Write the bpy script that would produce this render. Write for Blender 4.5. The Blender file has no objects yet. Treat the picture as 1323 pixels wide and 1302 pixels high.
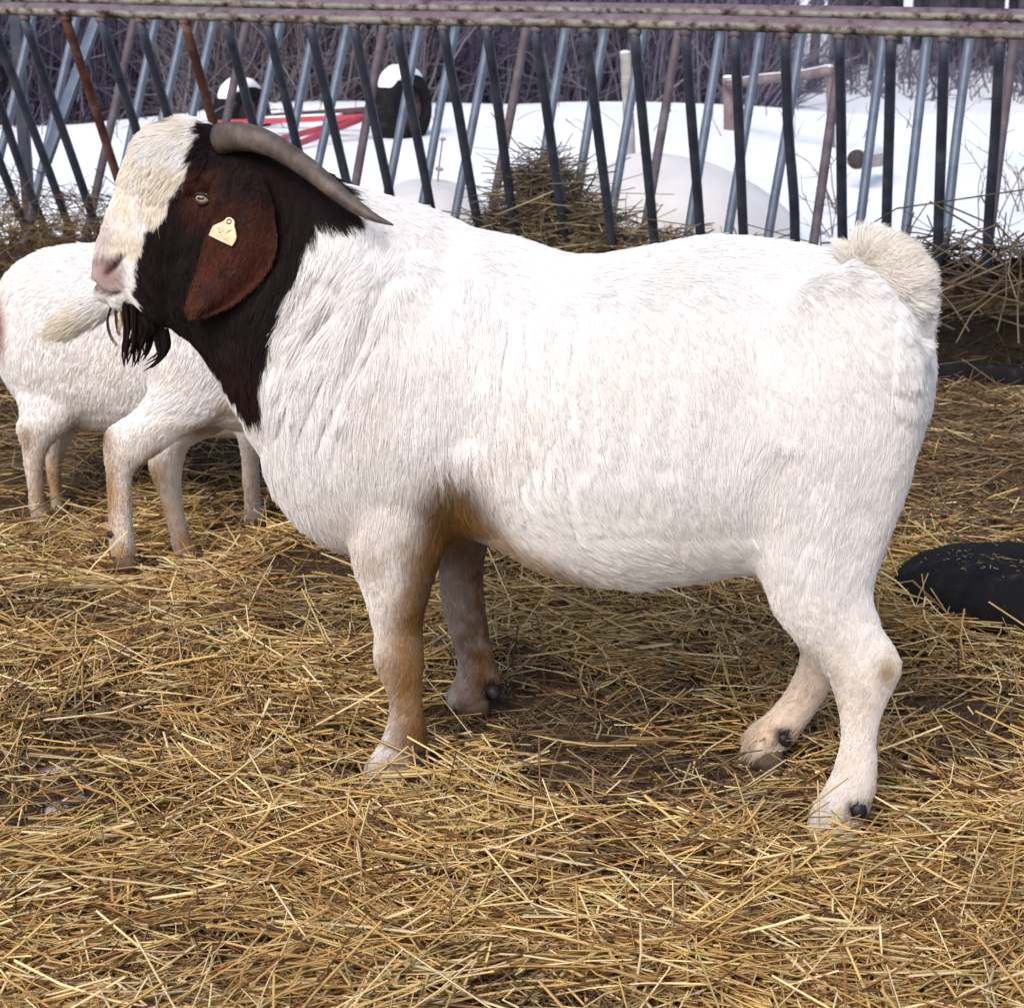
import bpy, bmesh, math, random
import numpy as np
from mathutils import Vector
from mathutils.bvhtree import BVHTree
from mathutils.kdtree import KDTree

random.seed(7)
RNG = np.random.default_rng(11)
S = bpy.context.scene
COL = S.collection

# ------------------------------------------------------------------ camera
FPX, CAM_H, CX, CY, YH = 2577.0, 1.264, 661.5, 651.0, -100.0
PITCH = math.atan2(CY - YH, FPX)
cam = bpy.data.cameras.new('camera')
cam.sensor_fit = 'HORIZONTAL'
cam.sensor_width = 36.0
cam.lens = 36.0 * FPX / 1323.0
cam.clip_start = 0.05
cam.clip_end = 2000
camo = bpy.data.objects.new('camera', cam)
COL.objects.link(camo)
camo.location = (0, 0, CAM_H)
camo.rotation_euler = (math.pi / 2 - PITCH, 0, 0)
cam.dof.use_dof = True
cam.dof.focus_distance = 3.0
cam.dof.aperture_fstop = 15
S.camera = camo

# ------------------------------------------------------------------ world, sun, exposure
SUN_EL, SUN_AZ = 42.0, 205.0          # azimuth: degrees clockwise from +Y, where the light comes from
W = bpy.data.worlds.new('World')
S.world = W
W.use_nodes = True
wn, wl = W.node_tree.nodes, W.node_tree.links
sky = wn.new('ShaderNodeTexSky')
sky.sky_type = 'NISHITA'
sky.sun_disc = False
sky.sun_elevation = math.radians(SUN_EL)
sky.sun_rotation = math.radians(SUN_AZ)
sky.air_density = 1.0
sky.dust_density = 3.0
hs = wn.new('ShaderNodeHueSaturation')
hs.inputs['Saturation'].default_value = 0.9
wl.new(sky.outputs['Color'], hs.inputs['Color'])
wl.new(hs.outputs['Color'], wn['Background'].inputs['Color'])
wn['Background'].inputs['Strength'].default_value = 0.15
sl = bpy.data.lights.new('sun', 'SUN')
sl.energy = 1.3
sl.angle = math.radians(26)
sl.color = (1.0, 0.96, 0.90)
so = bpy.data.objects.new('sun', sl)
COL.objects.link(so)
_az, _el = math.radians(SUN_AZ), math.radians(SUN_EL)
_from = Vector((math.sin(_az) * math.cos(_el), math.cos(_az) * math.cos(_el), math.sin(_el)))
so.rotation_euler = (-_from).to_track_quat('-Z', 'Y').to_euler()
so.location = _from * 30
S.view_settings.view_transform = 'Standard'
S.view_settings.look = 'None'
S.view_settings.gamma = 1.0
S.view_settings.use_curve_mapping = False
S.view_settings.exposure = 0.54
S.render.film_transparent = False
S.cycles.max_bounces = 6
S.cycles.diffuse_bounces = 4
S.cycles.transparent_max_bounces = 4
S.cycles.use_denoising = True

# ------------------------------------------------------------------ camera maths used to trace real distances
CAMP = np.array([0, 0, CAM_H])
_cr = np.array([1.0, 0, 0])
_cu = np.array([0, math.sin(PITCH), math.cos(PITCH)])
_cf = np.array([0, math.cos(PITCH), -math.sin(PITCH)])

def ray(px, py):
    return _cf * FPX + _cr * (px - CX) + _cu * (CY - py)

def at_y(px, py, y):
    d = ray(px, py)
    return CAMP + d * (y / d[1])

def at_z(px, py, z):
    d = ray(px, py)
    return CAMP + d * ((z - CAM_H) / d[2])

def project(P):
    q = np.asarray(P) - CAMP
    zf = q @ _cf
    return np.stack([CX + FPX * (q @ _cr) / zf, CY - FPX * (q @ _cu) / zf], -1)

class Frame:
    """a vertical plane along an animal: a = along it to the right, n = sideways towards the viewer"""
    def __init__(s, ox, oy, deg):
        t = math.radians(deg)
        s.a = np.array([math.cos(t), -math.sin(t), 0]); s.n = np.array([-math.sin(t), -math.cos(t), 0])
        s.o = np.array([ox, oy, 0.0])
    def pt(s, px, py, w=0.0):
        d = ray(px, py)
        return CAMP + d * (((s.o - CAMP) @ s.n + w) / (d @ s.n))
    def w(s, P):
        return (P - s.o) @ s.n
    def near(s, P):
        w = s.w(P)
        return P + np.where(w < 0, -2 * w, 0)[..., None] * s.n

# ------------------------------------------------------------------ noise
def _hash(ix, iy, iz, seed):
    h = (ix.astype(np.int64) * 374761393 + iy.astype(np.int64) * 668265263 + iz.astype(np.int64) * 2147483647 + seed * 974711) & 0x7fffffff
    h = ((h ^ (h >> 13)) * 1274126177) & 0x7fffffff
    return ((h ^ (h >> 16)) & 0xffff) / 65535.0

def vnoise(P, scale=1.0, seed=0):
    P = np.asarray(P, float) * scale
    if P.shape[-1] == 2:
        P = np.concatenate([P, np.zeros(P.shape[:-1] + (1,))], -1)
    i = np.floor(P); f = P - i; f = f * f * (3 - 2 * f)
    ix, iy, iz = i[..., 0], i[..., 1], i[..., 2]
    r = 0
    for dx in (0, 1):
        for dy in (0, 1):
            for dz in (0, 1):
                wgt = (f[..., 0] if dx else 1 - f[..., 0]) * (f[..., 1] if dy else 1 - f[..., 1]) * (f[..., 2] if dz else 1 - f[..., 2])
                r = r + wgt * _hash(ix + dx, iy + dy, iz + dz, seed)
    return r

def fbm(P, scale=1.0, seed=0, octs=3):
    r, a, t = 0, 1.0, 0
    for k in range(octs):
        r = r + a * vnoise(P, scale * 2 ** k, seed + k); t += a; a *= 0.5
    return r / t

def sstep(x, a, b):
    t = np.clip((x - a) / (b - a), 0, 1)
    return t * t * (3 - 2 * t)

# ------------------------------------------------------------------ 2-D helpers
def poly_in(p, poly):
    x, y = p[..., 0], p[..., 1]
    ins = np.zeros(x.shape, bool)
    n = len(poly)
    for k in range(n):
        x0, y0 = poly[k]; x1, y1 = poly[(k + 1) % n]
        if y0 == y1: continue
        c = ((y0 > y) != (y1 > y)) & (x < (x1 - x0) * (y - y0) / (y1 - y0) + x0)
        ins ^= c
    return ins

def line_dist(p, pts, closed=False):
    d = np.full(p.shape[:-1], 1e9)
    q = list(pts) + ([pts[0]] if closed else [])
    for k in range(len(q) - 1):
        a = np.array(q[k], float); b = np.array(q[k + 1], float)
        ab = b - a
        t = np.clip(((p - a) @ ab) / (ab @ ab + 1e-12), 0, 1)
        d = np.minimum(d, np.linalg.norm(p - (a + t[..., None] * ab), axis=-1))
    return d

def poly_sd(p, poly):
    d = line_dist(p, poly, True)
    return np.where(poly_in(p, poly), -d, d)

# ------------------------------------------------------------------ mesh building
def mesh_np(name, V, F, smooth=True):
    V = np.asarray(V, np.float32); F = np.asarray(F, np.int32)
    me = bpy.data.meshes.new(name)
    k = F.shape[1]
    me.vertices.add(len(V)); me.vertices.foreach_set('co', V.ravel())
    me.loops.add(F.size); me.loops.foreach_set('vertex_index', F.ravel())
    me.polygons.add(len(F))
    me.polygons.foreach_set('loop_start', np.arange(0, F.size, k, dtype=np.int32))
    me.polygons.foreach_set('loop_total', np.full(len(F), k, np.int32))
    me.polygons.foreach_set('use_smooth', np.full(len(F), smooth))
    me.update(calc_edges=True)
    me.validate()
    return me

def point_col(me, C, name='col'):
    C = np.asarray(C, np.float32)
    if C.shape[1] == 3:
        C = np.concatenate([C, np.ones((len(C), 1), np.float32)], 1)
    at = me.attributes.new(name, 'FLOAT_COLOR', 'POINT')
    at.data.foreach_set('color', C.ravel())

def tubes_np(P, R, sides=3):
    """P (N,K,3) paths, R (N,K) radii -> vertices, quads (open tubes)"""
    N, K, _ = P.shape
    T = np.gradient(P, axis=1)
    T /= np.linalg.norm(T, axis=-1, keepdims=True) + 1e-12
    ref = RNG.normal(size=(N, 1, 3)); ref = np.repeat(ref, K, 1)
    B = np.cross(T, ref); B /= np.linalg.norm(B, axis=-1, keepdims=True) + 1e-12
    M = np.cross(B, T)
    ang = np.arange(sides) * 2 * math.pi / sides
    V = P[:, :, None, :] + R[:, :, None, None] * (np.cos(ang)[None, None, :, None] * B[:, :, None, :] + np.sin(ang)[None, None, :, None] * M[:, :, None, :])
    base = (np.arange(N)[:, None, None] * K + np.arange(K - 1)[None, :, None]) * sides
    s = np.arange(sides)[None, None, :]
    s1 = (s + 1) % sides
    F = np.stack([base + s, base + s1, base + sides + s1, base + sides + s], -1).reshape(-1, 4)
    return V.reshape(-1, 3), F

def smooth_path(P, n):
    """Catmull-Rom through rows of P"""
    P = np.asarray(P, float)
    Q = np.concatenate([[2 * P[0] - P[1]], P, [2 * P[-1] - P[-2]]])
    out = []
    for k in range(len(P) - 1):
        p0, p1, p2, p3 = Q[k:k + 4]
        for t in np.arange(n) / n:
            out.append(0.5 * (2 * p1 + (p2 - p0) * t + (2 * p0 - 5 * p1 + 4 * p2 - p3) * t * t + (3 * p1 - p0 - 3 * p2 + p3) * t ** 3))
    out.append(P[-1])
    return np.array(out)

class MB:
    def __init__(s): s.V = []; s.F = []
    def add(s, V, F):
        o = len(s.V); s.V += [tuple(v) for v in V]; s.F += [tuple(i + o for i in f) for f in F]
    def rings(s, R, cap=True):
        R = np.asarray(R); n, k, _ = R.shape
        V = R.reshape(-1, 3).tolist(); F = []
        for i in range(n - 1):
            for j in range(k):
                j1 = (j + 1) % k
                F.append((i * k + j, i * k + j1, (i + 1) * k + j1, (i + 1) * k + j))
        if cap:
            V.append(R[0].mean(0)); c0 = len(V) - 1
            V.append(R[-1].mean(0)); c1 = len(V) - 1
            for j in range(k):
                j1 = (j + 1) % k
                F.append((c0, j1, j)); F.append((c1, (n - 1) * k + j, (n - 1) * k + j1))
        s.add(V, F)
    def tube(s, pts, r, sides=10, cap=True, flat=1.0):
        P = np.asarray(pts, float); n = len(P)
        r = np.full(n, r) if np.isscalar(r) else np.asarray(r, float)
        T = np.gradient(P, axis=0); T /= np.linalg.norm(T, axis=1, keepdims=True) + 1e-12
        ref = np.array([0.0, 0, 1]) if abs(T[0][2]) < 0.8 else np.array([1.0, 0, 0])
        R = []
        for i in range(n):
            B = np.cross(T[i], ref); B /= np.linalg.norm(B) + 1e-12
            M = np.cross(B, T[i])
            a = np.arange(sides) * 2 * math.pi / sides
            R.append(P[i] + r[i] * (np.cos(a)[:, None] * B + flat * np.sin(a)[:, None] * M))
        s.rings(R, cap)
    def square(s, a, b, w, h):
        """square bar from a to b, w wide, h high, small bevels"""
        a = np.asarray(a, float); b = np.asarray(b, float); t = b - a; t /= np.linalg.norm(t)
        ref = np.array([0.0, 0, 1]) if abs(t[2]) < 0.9 else np.array([0, 1.0, 0])
        x = np.cross(t, ref); x /= np.linalg.norm(x); y = np.cross(x, t)
        bv = 0.18
        prof = [(-1, -1 + bv), (-1 + bv, -1), (1 - bv, -1), (1, -1 + bv), (1, 1 - bv), (1 - bv, 1), (-1 + bv, 1), (-1, 1 - bv)]
        n = 14
        R = []
        for k in range(n + 1):
            c = a + (b - a) * k / n
            R.append([c + x * u * w / 2 + y * v * h / 2 for u, v in prof])
        s.rings(R)
    def sphere(s, c, r, seg=16, rows=10, ax=None):
        c = np.asarray(c, float); r = np.full(3, r) if np.isscalar(r) else np.asarray(r, float)
        ax = np.eye(3) if ax is None else np.asarray(ax)
        R = []
        for i in range(rows + 1):
            t = math.pi * (0.02 + 0.96 * i / rows)
            a = np.arange(seg) * 2 * math.pi / seg
            q = np.stack([math.sin(t) * np.cos(a) * r[0], math.sin(t) * np.sin(a) * r[1], np.full(seg, math.cos(t) * r[2])], 1)
            R.append(c + q @ ax)
        s.rings(R)
    def build(s, name, mat=None, parent=None, smooth=True):
        me = bpy.data.meshes.new(name)
        me.from_pydata(s.V, [], s.F); me.update()
        bm = bmesh.new(); bm.from_mesh(me); bmesh.ops.recalc_face_normals(bm, faces=bm.faces); bm.to_mesh(me); bm.free()
        me.polygons.foreach_set('use_smooth', [smooth] * len(me.polygons))
        return link(name, me, mat, parent)

def link(name, me, mat=None, parent=None):
    o = bpy.data.objects.new(name, me)
    COL.objects.link(o)
    if mat: me.materials.append(mat)
    if parent: set_parent(o, parent)
    return o

def autosmooth(o, deg=40):
    me = o.data
    a = math.radians(deg)
    bm = bmesh.new(); bm.from_mesh(me)
    for e in bm.edges:
        if len(e.link_faces) == 2 and e.calc_face_angle(0) > a: e.smooth = False
    bm.to_mesh(me); bm.free()

def thing(name, label, cat, loc=(0, 0, 0), group=None):
    o = bpy.data.objects.new(name, None); o.empty_display_size = 0.1
    o.location = loc
    COL.objects.link(o)
    tag(o, label, cat, group)
    return o

def tag(o, label=None, cat=None, group=None, kind=None):
    if label: o['label'] = label
    if cat: o['category'] = cat
    if group: o['group'] = group
    if kind: o['kind'] = kind
    return o

# ------------------------------------------------------------------ materials
def mat_new(name, rough=0.8, spec=0.3, metal=0.0):
    m = bpy.data.materials.new(name); m.use_nodes = True
    b = m.node_tree.nodes['Principled BSDF']
    b.inputs['Roughness'].default_value = rough
    b.inputs['Specular IOR Level'].default_value = spec
    b.inputs['Metallic'].default_value = metal
    return m, m.node_tree.nodes, m.node_tree.links, b

def noise_ramp(nt, stops, scale=8.0, detail=6.0, vec=None, dist=0.0, rough=0.6):
    n, l = nt.nodes, nt.links
    tx = n.new('ShaderNodeTexNoise'); tx.inputs['Scale'].default_value = scale; tx.inputs['Detail'].default_value = detail
    tx.inputs['Distortion'].default_value = dist; tx.inputs['Roughness'].default_value = rough
    if vec is None:
        tc = n.new('ShaderNodeTexCoord'); vec = tc.outputs['Object']
    l.new(vec, tx.inputs['Vector'])
    r = n.new('ShaderNodeValToRGB')
    els = r.color_ramp.elements
    while len(els) > 1: els.remove(els[-1])
    els[0].position, els[0].color = stops[0][0], (*stops[0][1], 1)
    for p, c in stops[1:]:
        e = els.new(p); e.color = (*c, 1)
    l.new(tx.outputs['Fac'], r.inputs['Fac'])
    return r.outputs['Color'], tx.outputs['Fac']

def bump(nt, b, height, strength=0.4, dist=0.01):
    n, l = nt.nodes, nt.links
    bp = n.new('ShaderNodeBump'); bp.inputs['Strength'].default_value = strength; bp.inputs['Distance'].default_value = dist
    l.new(height, bp.inputs['Height']); l.new(bp.outputs['Normal'], b.inputs['Normal'])

def mat_noise(name, stops, scale=8, rough=0.8, spec=0.3, metal=0.0, bmp=0.3, bdist=0.01, dist=0.0, detail=6):
    m, n, l, b = mat_new(name, rough, spec, metal)
    c, f = noise_ramp(m.node_tree, stops, scale, detail, dist=dist)
    l.new(c, b.inputs['Base Color'])
    if bmp: bump(m.node_tree, b, f, bmp, bdist)
    return m

def mat_attr(name, rough=0.7, spec=0.2, nscale=0, namt=0.3, bmp=0):
    m, n, l, b = mat_new(name, rough, spec)
    at = n.new('ShaderNodeAttribute'); at.attribute_name = 'col'
    src = at.outputs['Color']
    if nscale:
        c, f = noise_ramp(m.node_tree, [(0.3, (1 - namt,) * 3), (0.7, (1 + 0 * namt,) * 3)], nscale)
        mx = n.new('ShaderNodeMix'); mx.data_type = 'RGBA'; mx.blend_type = 'MULTIPLY'; mx.inputs[0].default_value = 1.0
        l.new(src, mx.inputs[6]); l.new(c, mx.inputs[7]); src = mx.outputs[2]
        if bmp: bump(m.node_tree, b, f, bmp, 0.004)
    l.new(src, b.inputs['Base Color'])
    return m

M_straw = mat_attr('straw', 0.55, 0.35)
M_twig = mat_attr('twig', 0.9, 0.1)
M_fur = mat_attr('fur', 0.65, 0.12)
def soften(m, amt):
    n, l = m.node_tree.nodes, m.node_tree.links
    b = n['Principled BSDF']; out = n['Material Output']; at = [q for q in n if q.type == 'ATTRIBUTE'][0]
    tr = n.new('ShaderNodeBsdfTranslucent'); mx = n.new('ShaderNodeMixShader'); mx.inputs[0].default_value = amt
    l.new(at.outputs['Color'], tr.inputs['Color']); l.new(b.outputs[0], mx.inputs[1]); l.new(tr.outputs[0], mx.inputs[2]); l.new(mx.outputs[0], out.inputs['Surface'])
soften(M_fur, .15)                     # hair lets part of the light through
M_skin = mat_attr('hide', 0.8, 0.1)
M_snow = mat_noise('snow', [(0.3, (0.80, 0.83, 0.88)), (0.7, (0.90, 0.91, 0.93))], 1.3, 0.75, 0.3, bmp=0.25, bdist=0.05)
M_ground = mat_noise('ground', [(0.28, (0.024, 0.013, 0.008)), (0.45, (0.065, 0.038, 0.019)), (0.62, (0.12, 0.075, 0.036)), (0.78, (0.19, 0.15, 0.10))], 9, 0.9, 0.2, bmp=0.8, bdist=0.02)
# feeder steel: grey blue paint, rust at the top welds
M_bar = mat_noise('painted_steel', [(0.3, (0.028, 0.032, 0.052)), (0.55, (0.055, 0.064, 0.095)), (0.72, (0.10, 0.10, 0.12))], 14, 0.5, 0.4, 0.25, bmp=0.15, bdist=0.002)
M_galv = mat_noise('galvanised_steel', [(0.3, (0.075, 0.10, 0.145)), (0.6, (0.125, 0.155, 0.21)), (0.8, (0.12, 0.11, 0.13))], 16, 0.45, 0.4, 0.2, bmp=0.15, bdist=0.002)
M_rust = mat_noise('rusty_steel', [(0.3, (0.055, 0.022, 0.018)), (0.5, (0.10, 0.04, 0.03)), (0.65, (0.16, 0.09, 0.075)), (0.8, (0.13, 0.13, 0.15))], 14, 0.8, 0.2, 0.05, bmp=0.35, bdist=0.003)
M_mauve = mat_noise('weathered_steel', [(0.3, (0.075, 0.052, 0.065)), (0.55, (0.11, 0.088, 0.105)), (0.75, (0.14, 0.13, 0.15))], 18, 0.7, 0.3, 0.1, bmp=0.3, bdist=0.002)

def rail_mat():
    m, n, l, b = mat_new('flaking_rail', 0.7, 0.25, 0.05)
    nt = m.node_tree
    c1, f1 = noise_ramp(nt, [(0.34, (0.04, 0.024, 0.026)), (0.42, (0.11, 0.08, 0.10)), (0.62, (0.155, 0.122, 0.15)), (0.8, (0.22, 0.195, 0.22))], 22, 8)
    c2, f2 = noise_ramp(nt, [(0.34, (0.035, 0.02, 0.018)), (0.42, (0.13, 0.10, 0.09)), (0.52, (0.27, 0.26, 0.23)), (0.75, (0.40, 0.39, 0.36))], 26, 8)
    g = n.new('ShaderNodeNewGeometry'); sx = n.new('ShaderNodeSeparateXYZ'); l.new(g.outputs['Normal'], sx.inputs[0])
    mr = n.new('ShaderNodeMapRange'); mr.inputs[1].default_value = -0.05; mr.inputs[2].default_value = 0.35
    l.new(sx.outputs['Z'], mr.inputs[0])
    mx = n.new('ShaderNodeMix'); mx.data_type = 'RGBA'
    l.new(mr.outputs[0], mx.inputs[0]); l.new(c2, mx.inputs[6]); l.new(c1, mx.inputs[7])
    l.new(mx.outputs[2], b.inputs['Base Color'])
    bump(nt, b, f2, 0.6, 0.004)
    return m
M_rail = rail_mat()
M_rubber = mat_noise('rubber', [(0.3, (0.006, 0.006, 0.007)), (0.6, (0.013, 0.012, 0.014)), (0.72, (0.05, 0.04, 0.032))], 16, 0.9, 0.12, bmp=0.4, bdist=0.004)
M_red = mat_noise('red_paint', [(0.3, (0.33, 0.04, 0.06)), (0.7, (0.45, 0.065, 0.09))], 12, 0.45, 0.4)
M_wood = mat_noise('grey_wood', [(0.3, (0.16, 0.15, 0.15)), (0.55, (0.30, 0.28, 0.27)), (0.75, (0.42, 0.40, 0.39))], 12, 0.9, 0.15, bmp=0.5)
M_wood_red = mat_noise('brown_wood', [(0.3, (0.12, 0.09, 0.10)), (0.7, (0.24, 0.19, 0.19))], 14, 0.9, 0.15, bmp=0.5)
M_bark = mat_noise('bark', [(0.3, (0.040, 0.036, 0.048)), (0.55, (0.085, 0.076, 0.095)), (0.8, (0.15, 0.14, 0.165))], 7, 0.95, 0.1, bmp=0.8, bdist=0.03)
M_logend = mat_noise('log_end', [(0.3, (0.02, 0.018, 0.02)), (0.7, (0.06, 0.05, 0.05))], 40, 0.9)
M_log = mat_noise('log_bark', [(0.3, (0.30, 0.25, 0.22)), (0.7, (0.48, 0.42, 0.40))], 14, 0.9)
M_hub = mat_noise('rusty_hub', [(0.3, (0.035, 0.02, 0.025)), (0.7, (0.11, 0.05, 0.055))], 20, 0.7)

# ------------------------------------------------------------------ ground, snow
HOOF_BUMPS = []           # (x, y, z) where a hoof stands
def ground_h(x, y):
    p = np.stack([np.asarray(x, float), np.asarray(y, float)], -1)
    h = (fbm(p, 2.2, 3, 3) - 0.5) * 0.075 + (fbm(p, 9, 9, 2) - 0.5) * 0.03
    for bx, by, dz, s in HOOF_BUMPS:
        h = h + dz * np.exp(-((p[..., 0] - bx) ** 2 + (p[..., 1] - by) ** 2) / (s * s))
    return h

def set_hooves(pts, s=0.16):
    for P in pts:
        dz = P[2] - float(ground_h(P[0], P[1]))
        HOOF_BUMPS.append((P[0], P[1], dz, s))

# feeder rails fix the feeder's place
RZ = 0.986
fr0, fr1 = at_z(-40, 11.5, RZ), at_z(1400, 41.5, RZ)
br0, br1 = at_z(-40, -4, RZ), at_z(1400, 23, RZ)
rail_t = (fr1 - fr0) / np.linalg.norm(fr1 - fr0)
rail_n = np.array([-rail_t[1], rail_t[0], 0.0])      # away from the viewer
if rail_n[1] < 0: rail_n = -rail_n

def behind_feeder(x, y):
    q = np.stack([x - fr0[0], y - fr0[1]], -1)
    return q @ rail_n[:2]

def snow_h(x, y):
    p = np.stack([x, y], -1)
    s = behind_feeder(x, y) - 1.15 + (fbm(p, 1.3, 21, 2) - 0.5) * 0.8
    edge = -0.12 + 0.22 * sstep(s, -0.15, 0.55)
    left = sstep(-x, 1.2, 3.4)
    right = sstep(x, 0.6, 2.6)
    crest = 0.09 - 0.17 * left - 0.10 * right
    z = edge * (1 - sstep(y, 8.0, 12.0)) + crest * sstep(y, 8.0, 12.0)
    z = z + (fbm(p, 0.55, 5, 3) - 0.5) * 0.10 * sstep(y, 7, 10)
    z = z + 0.10 * left * np.exp(-((x + 2.72) / 0.3) ** 2) * np.exp(-((y - 12.5) / 1.0) ** 2)
    dip = sstep(y, 13.2 + 6 * right * 0, 22.0)
    z = z - dip * (0.98 + 0.25 * left)
    z = z + 0.16 * np.exp(-((x - 3.3) / 2.2) ** 2) * np.exp(-((y - 25) / 2.5) ** 2) * (1 - 0)
    return z

def grid(name, xs, ys, hf, mat):
    X, Y = np.meshgrid(xs, ys)
    Z = hf(X, Y)
    V = np.stack([X, Y, Z], -1).reshape(-1, 3)
    nx, ny = len(xs), len(ys)
    i = (np.arange(ny - 1)[:, None] * nx + np.arange(nx - 1)[None, :]).reshape(-1)
    F = np.stack([i, i + 1, i + nx + 1, i + nx], -1)
    return link(name, mesh_np(name, V, F), mat)

# ------------------------------------------------------------------ fur
def sample_mesh(me, n, wf=None):
    me.calc_loop_triangles()
    nt = len(me.loop_triangles)
    tri = np.empty(nt * 3, np.int32); me.loop_triangles.foreach_get('vertices', tri); tri = tri.reshape(-1, 3)
    co = np.empty(len(me.vertices) * 3, np.float32); me.vertices.foreach_get('co', co); co = co.reshape(-1, 3).astype(float)
    no = np.empty(len(me.vertices) * 3, np.float32); me.vertices.foreach_get('normal', no); no = no.reshape(-1, 3).astype(float)
    a, b, c = co[tri[:, 0]], co[tri[:, 1]], co[tri[:, 2]]
    ar = np.linalg.norm(np.cross(b - a, c - a), axis=1)
    if wf is not None: ar = ar * wf((a + b + c) / 3)
    cd = np.cumsum(ar); cd /= cd[-1]
    k = np.searchsorted(cd, RNG.random(n))
    u = RNG.random(n); v = RNG.random(n); fl = u + v > 1; u[fl] = 1 - u[fl]; v[fl] = 1 - v[fl]
    w = 1 - u - v
    P = a[k] * w[:, None] + b[k] * u[:, None] + c[k] * v[:, None]
    N = no[tri[k, 0]] * w[:, None] + no[tri[k, 1]] * u[:, None] + no[tri[k, 2]] * v[:, None]
    N /= np.linalg.norm(N, axis=1, keepdims=True) + 1e-9
    return P, N

def flow_field(pix, keys, power=3.0):
    K = np.array(keys, float)
    D = np.zeros(pix.shape); 
    d2 = ((pix[:, None, :] - K[None, :, :2]) ** 2).sum(-1) + 60.0
    w = d2 ** (-power / 2)
    w /= w.sum(1, keepdims=True)
    dirs = K[:, 2:4] / np.linalg.norm(K[:, 2:4], axis=1, keepdims=True)
    D = w @ dirs
    return D / (np.linalg.norm(D, axis=1, keepdims=True) + 1e-9)

def make_curves(name, PTS, RAD, C, mat, parent):
    N, K, _ = PTS.shape
    cu = bpy.data.hair_curves.new(name)
    cu.add_curves([K] * N)
    cu.attributes['position'].data.foreach_set('vector', PTS.astype(np.float32).ravel())
    ra = cu.attributes.get('radius') or cu.attributes.new('radius', 'FLOAT', 'POINT')
    ra.data.foreach_set('value', RAD.astype(np.float32).ravel())
    ca = cu.attributes.new('col', 'FLOAT_COLOR', 'CURVE')
    C4 = np.concatenate([C, np.ones((N, 1))], 1).astype(np.float32)
    ca.data.foreach_set('color', C4.ravel())
    cu.materials.append(mat)
    o = bpy.data.objects.new(name, cu); COL.objects.link(o)
    if parent: o.parent = parent
    return o

def grow_fur(P, N, D, L, lift, C, clump_size, clump, rad, K=5, name='fur', mat=None, parent=None, jit=0.18):
    n = len(P)
    D = D - (D * N).sum(1, keepdims=True) * N
    D = D / (np.linalg.norm(D, axis=1, keepdims=True) + 1e-6)
    D = D + RNG.normal(size=(n, 3)) * jit
    t = np.linspace(0, 1, K)[None, :, None]
    L = L[:, None, None]; lf = lift[:, None, None]
    X = P[:, None, :] + L * (D[:, None, :] * t + N[:, None, :] * lf * (1.5 * t - 0.75 * t * t) )
    # clumps: strands lean towards the tip of the strand at the clump's middle
    nc = max(1, int(n / clump_size))
    idx = RNG.choice(n, nc, replace=False)
    kd = KDTree(nc)
    for q, i in enumerate(idx): kd.insert(P[i], q)
    kd.balance()
    own = np.empty(n, np.int64)
    jp = P + RNG.normal(size=P.shape) * 0.0015
    for i in range(n): own[i] = kd.find(jp[i])[1]
    ci = idx[own]
    tgt = X[ci]                                   # the middle strand
    same = (np.linalg.norm(P - P[ci], axis=1) < 0.03)[:, None, None]
    cl = clump * (0.6 + 0.5 * RNG.random(n))
    X = X + (tgt - X) * (np.clip(cl, 0, 0.95)[:, None, None] * t ** 1.6) * same
    R = rad[:, None] * np.linspace(1, 0.25, K)[None, :] ** 0.8
    tone = 1 + 0.05 * (RNG.random(nc)[own] - 0.5) + 0.05 * (RNG.random(n) - 0.5)
    return make_curves(name, X, R, np.clip(C * tone[:, None], 0, 0.95), mat or M_fur, parent)

def ring_list(fr, spec, inset=0.0, seg=28, exp=2.25, sub=4):
    """spec rows: x1,y1,x2,y2, lateral radius, sideways offset"""
    sp = smooth_path(np.array(spec, float), sub)
    e = 2.0 / exp
    t = np.arange(seg) * 2 * math.pi / seg
    ct, st = np.cos(t), np.sin(t)
    uc = np.sign(ct) * np.abs(ct) ** e; us = np.sign(st) * np.abs(st) ** e
    R = []
    for x1, y1, x2, y2, lr, w in sp:
        T = fr.pt(x1, y1, w); B = fr.pt(x2, y2, w)
        c = (T + B) / 2; A = (T - B) / 2
        la = np.linalg.norm(A); A = A * max(0.25, (la - inset) / la)
        R.append(c + uc[:, None] * A + us[:, None] * fr.n * max(lr - inset * 0.5, 0.006))
    return R

def remesh_body(name, mb, voxel=0.006, smooth=6, fac=0.5):
    me = bpy.data.meshes.new(name + '_raw'); me.from_pydata(mb.V, [], mb.F); me.update()
    bm = bmesh.new(); bm.from_mesh(me); bmesh.ops.recalc_face_normals(bm, faces=bm.faces); bm.to_mesh(me); bm.free()
    o = bpy.data.objects.new('raw', me); COL.objects.link(o)
    r = o.modifiers.new('r', 'REMESH'); r.mode = 'VOXEL'; r.voxel_size = voxel
    s = o.modifiers.new('s', 'SMOOTH'); s.factor = fac; s.iterations = smooth
    dg = bpy.context.evaluated_depsgraph_get()
    out = bpy.data.meshes.new_from_object(o.evaluated_get(dg))
    out.name = name
    bpy.data.objects.remove(o); bpy.data.meshes.remove(me)
    out.polygons.foreach_set('use_smooth', [True] * len(out.polygons))
    return out

def get_co(me):
    co = np.empty(len(me.vertices) * 3, np.float32); me.vertices.foreach_get('co', co)
    return co.reshape(-1, 3).astype(float)

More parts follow.
